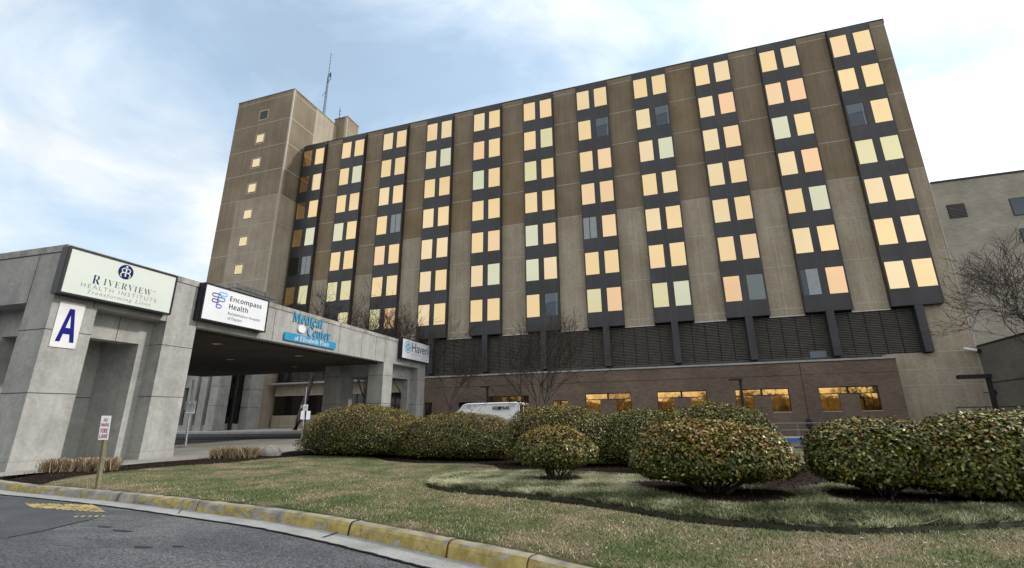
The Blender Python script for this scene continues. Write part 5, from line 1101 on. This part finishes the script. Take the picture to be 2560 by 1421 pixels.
def inb(X, Y):
    k = np.zeros(len(X), bool)
    for q in MP: k |= pt_in(q, X, Y)
    return k
def inb2(X, Y): return inb(X, Y) | ((vnoise(np.stack([X, Y], 1)*3.2, 91)+.6*vnoise(np.stack([X, Y], 1)*9, 92)) > .75)
blades('ground_cover', GC, 9500, .03, .080, .011, gct, 52, excl=inb2, zoff=.054, lean=1.3, region=(-6, 6.5, 5, 13))
for k_, pl_ in enumerate(MP): sheet('mulch_ring', pl_, 'mulch', off=.066, res=.25)
# mulch chips and leaf litter
rng = np.random.default_rng(77)
mp_ = np.array(mulch_poly); X = rng.uniform(-18, 8, 60000); Y = rng.uniform(5, 19, 60000); k = pt_in(mulch_poly, X, Y) & ~pt_in(lawn_poly, X, Y) & (~pt_in(GC, X, Y) | inb(X, Y)) & (rng.random(60000) < np.clip(1.5-np.hypot(X, Y)/14, .25, 1)); X, Y = X[k], Y[k]; n = len(X)
P = np.stack([X, Y, G(X, Y)+.01+np.where(inb(X, Y), .064, 0)+rng.uniform(0, .012, n)], 1); d = rng.normal(0, 1, (n, 3)); d[:, 2] *= .35; d /= np.linalg.norm(d, axis=1)[:, None]; s = np.cross(d, [0, 0, 1.]); s /= np.linalg.norm(s, axis=1)[:, None]; l = rng.uniform(.015, .04, (n, 1)); w_ = rng.uniform(.005, .012, (n, 1))
V = np.stack([P-d*l-s*w_, P+d*l-s*w_, P+d*l+s*w_, P-d*l+s*w_], 1).reshape(-1, 3); pal = np.array([(.02, .013, .010), (.035, .023, .018), (.06, .042, .032), (.012, .008, .007), (.035, .025, .02), (.2, .17, .13)]); pi_ = np.where(rng.random(n) < .01, 5, rng.integers(0, 5, n))
tag(np_mesh('mulch_chips', V, np.arange(4*n).reshape(n, 4), 'blade', None, pal[pi_]), kind='stuff')
# scattered leaf litter on lawn and gutter grit
n = 700; X = rng.uniform(-12, 5, n*3); Y = rng.uniform(4.5, 12, n*3); k = pt_in(lawn_poly, X, Y); X, Y = X[k][:n], Y[k][:n]; n = len(X); P = np.stack([X, Y, G(X, Y)+.045], 1); d = rng.normal(0, 1, (n, 3)); d[:, 2] *= .3; d /= np.linalg.norm(d, axis=1)[:, None]; s = np.cross(d, [0, 0, 1.]); l = rng.uniform(.008, .028, (n, 1)); w_ = rng.uniform(.004, .014, (n, 1))
V = np.stack([P-d*l, P-s*w_, P+d*l, P+s*w_+[0, 0, .004]], 1).reshape(-1, 3); tag(np_mesh('leaf_litter', V, np.arange(4*n).reshape(n, 4), 'blade', None, np.array([(.40, .36, .28), (.22, .15, .09), (.5, .46, .38)])[rng.integers(0, 3, n)]), kind='stuff')
i_ = rng.integers(60, len(KLA)-40, 1500); t = rng.random((1500, 1)); base = KLA[i_]; off_ = -np.abs(rng.normal(0, .16, (1500, 1)))-.01; tng = KLA[i_+1]-KLA[i_]; tng /= np.linalg.norm(tng, axis=1)[:, None]; nr = np.stack([-tng[:, 1], tng[:, 0]], 1); P2 = base+nr*off_
P = np.stack([P2[:, 0], P2[:, 1], np.full(1500, ROADZ+.022)], 1); sz = rng.uniform(.003, .009, (1500, 1)); V = np.stack([P+[1, 0, 0]*sz, P+[0, 1, 0]*sz, P-[1, 0, 0]*sz, P-[0, 1, 0]*sz], 1).reshape(-1, 3)
tag(np_mesh('gutter_grit', V, np.arange(6000).reshape(1500, 4), 'blade', None, np.array([(.05, .045, .04), (.35, .33, .3), (.14, .12, .1)])[rng.integers(0, 3, 1500)]), kind='stuff')

# ------------------------------------------------------------------ bare trees
def tree(name, label, base, H, spread, r0, seed, lean=(0, 0), split=.22, forks=4, group='bare winter trees', maxl=5, up=.55, aim=None, twig=1.0):
    rng = random.Random(seed); th = thing(name, base, label, 'tree', group); tr = MB(); cr = MB()
    B_ = Vector(base)
    def seg(mb, p, d, L_, r, n, wob):
        pts = [p]; rs = [r]; k = 4; q = p.copy(); dd = d.copy()
        for i in range(k):
            dd = (dd+Vector((rng.gauss(0, wob), rng.gauss(0, wob), rng.gauss(0, wob)+.03*up))).normalized(); q = q+dd*(L_/k); pts.append(q.copy()); rs.append(r*(1-.42*(i+1)/k))
        mb.tube(pts, rs, 'bark' if mb is tr else 'twig', n, cap=False); return pts, dd, rs[-1]
    def grow(p, d, L_, r, lv):
        mb = tr if lv <= 1 else cr
        pts, dd, re = seg(mb, p, d, L_, r, 7 if lv == 0 else 5 if lv < 3 else 3, .045+.035*lv)
        if lv >= maxl: return
        kids = (forks if lv == 0 else 4 if lv < 3 else 3)
        for i in range(kids):
            a = rng.uniform(.30, .75) if lv else rng.uniform(.35, .8)*spread
            ax = dd.cross(Vector((rng.gauss(0, 1), rng.gauss(0, 1), rng.gauss(0, 1)))).normalized()
            if lv == 0: ax = Matrix.Rotation(2*math.pi*i/kids+rng.uniform(-.4, .4), 3, dd) @ dd.cross(Vector((1, .3, 0))).normalized()
            nd = Matrix.Rotation(a, 3, ax) @ dd; nd = (nd+Vector((0, 0, .16*up))).normalized()
            j = 4 if i == 0 or lv == 0 else rng.choice([2, 3, 4]); q = pts[j]
            grow(q, nd, L_*(rng.uniform(.62, .86) if lv else rng.uniform(.75, 1.1)*(1-split)/split*.36), max(re*(.75 if lv else .62), .0075*twig), lv+1)
    grow(B_-Vector((0, 0, .1)), Vector((lean[0], lean[1], 1)).normalized(), H*split, r0, 0)
    # fit the whole tree into its height
    zm = max(v[2] for v in cr.v); s = H/(zm-B_.z)
    for mb in (tr, cr): mb.v = [(B_.x+(x-B_.x)*s, B_.y+(y-B_.y)*s, B_.z+(z-B_.z)*s) for x, y, z in mb.v]
    tr.build('trunk', th, smooth=True); cr.build('branches', th)
    return th
def tree_px(label, bx, by, Y, top, seed, name='bare_tree', **k):
    p = atY(bx, by, Y); z = float(G(p[0], Y)); t = atY(*top, Y); return tree(name, label, (p[0], Y, z+.0), t[2]-z, seed=seed, **k)
tree_px('bare spreading tree rising behind the rounded hedge, in front of the louvres', 1352, 1005, 25, (1350, 735), 101, spread=.95, r0=.17, split=.15, forks=6, up=1.0, twig=1.35)
tree_px('small bare tree right of the far canopy pier', 1123, 1005, 35.5, (1120, 815), 102, spread=.9, r0=.12, twig=1.6, split=.22, forks=4, up=.7)
tree_px('leaning bare tree seen under the canopy with its crown above the fascia', 737, 1060, 37.5, (790, 672), 103, twig=1.9, spread=.9, r0=.32, split=.30, forks=4, lean=(.30, 0), up=.6)
tree_px('bare tree whose crown shows above the middle of the canopy fascia', 905, 1020, 35, (900, 722), 104, twig=1.9, spread=.85, r0=.22, split=.25, forks=5, up=.6)
tree_px('bare tree behind the far canopy pier with twigs over the lowest windows', 1015, 1010, 37, (1010, 735), 105, twig=1.9, spread=.8, r0=.2, split=.25, forks=5, up=.6)
tree_px('large bare tree at the right edge before the tan brick block', 2700, 1010, 31, (2620, 560), 106, twig=1.5, spread=1.0, maxl=6, r0=.22, split=.2, forks=6, up=.5, lean=(-.12, 0))
rt = tree('bare_tree', 'bare tree behind the viewer seen only as a reflection in the amber glass', (-20, -16, -1.3), 17, 1.0, .3, 107, forks=5, group='bare trees across the road behind the viewer', maxl=4, twig=3)
for x, y, s, a in ((-6, -22, 1.1, 1), (6, -15, .9, 2), (18, -20, 1.05, 3), (30, -14, .95, 4), (-34, -24, 1.2, 5), (44, -22, 1.1, .5)):
    c_ = copy_tree(rt); c_.location = (x, y, -1.3); c_.rotation_euler = (0, 0, a); c_.scale = (s, s, s)

# wooded bank added behind the viewer to darken low window panes (seen only mirrored)
noisy('winter_wood', [(.05, .036, .022), (.12, .09, .055), (.20, .15, .09)], scale=.5, detail=10, rough=1, stretch=(1, 1, .5), fine=.4, bscale=3)
rng = np.random.default_rng(8); xs_ = np.arange(-160, 160, .5); hh_ = 8.3+1.3*vnoise(xs_[:, None]*.35, 3)+.9*vnoise(xs_[:, None]*1.7, 4)+rng.normal(0, .35, len(xs_)); mb = MB()
n = len(xs_); mb.v = [(x, -62+3*math.sin(x*.1), -1.6) for x in xs_]+[(x, -60+3*math.sin(x*.1)+rng.normal(0, .5), h*.6) for x, h in zip(xs_, hh_)]+[(x, -62+3*math.sin(x*.1), h) for x, h in zip(xs_, hh_)]+[(x, -68+3*math.sin(x*.1), -1.6) for x in xs_]
mb.mi('winter_wood')
for r_ in range(3):
    for i in range(n-1): mb.f.append([r_*n+i, (r_+1)*n+i, (r_+1)*n+i+1, r_*n+i+1][::-1]); mb.m.append(0)
tag(mb.build('reflected_tree_belt'), kind='stuff')
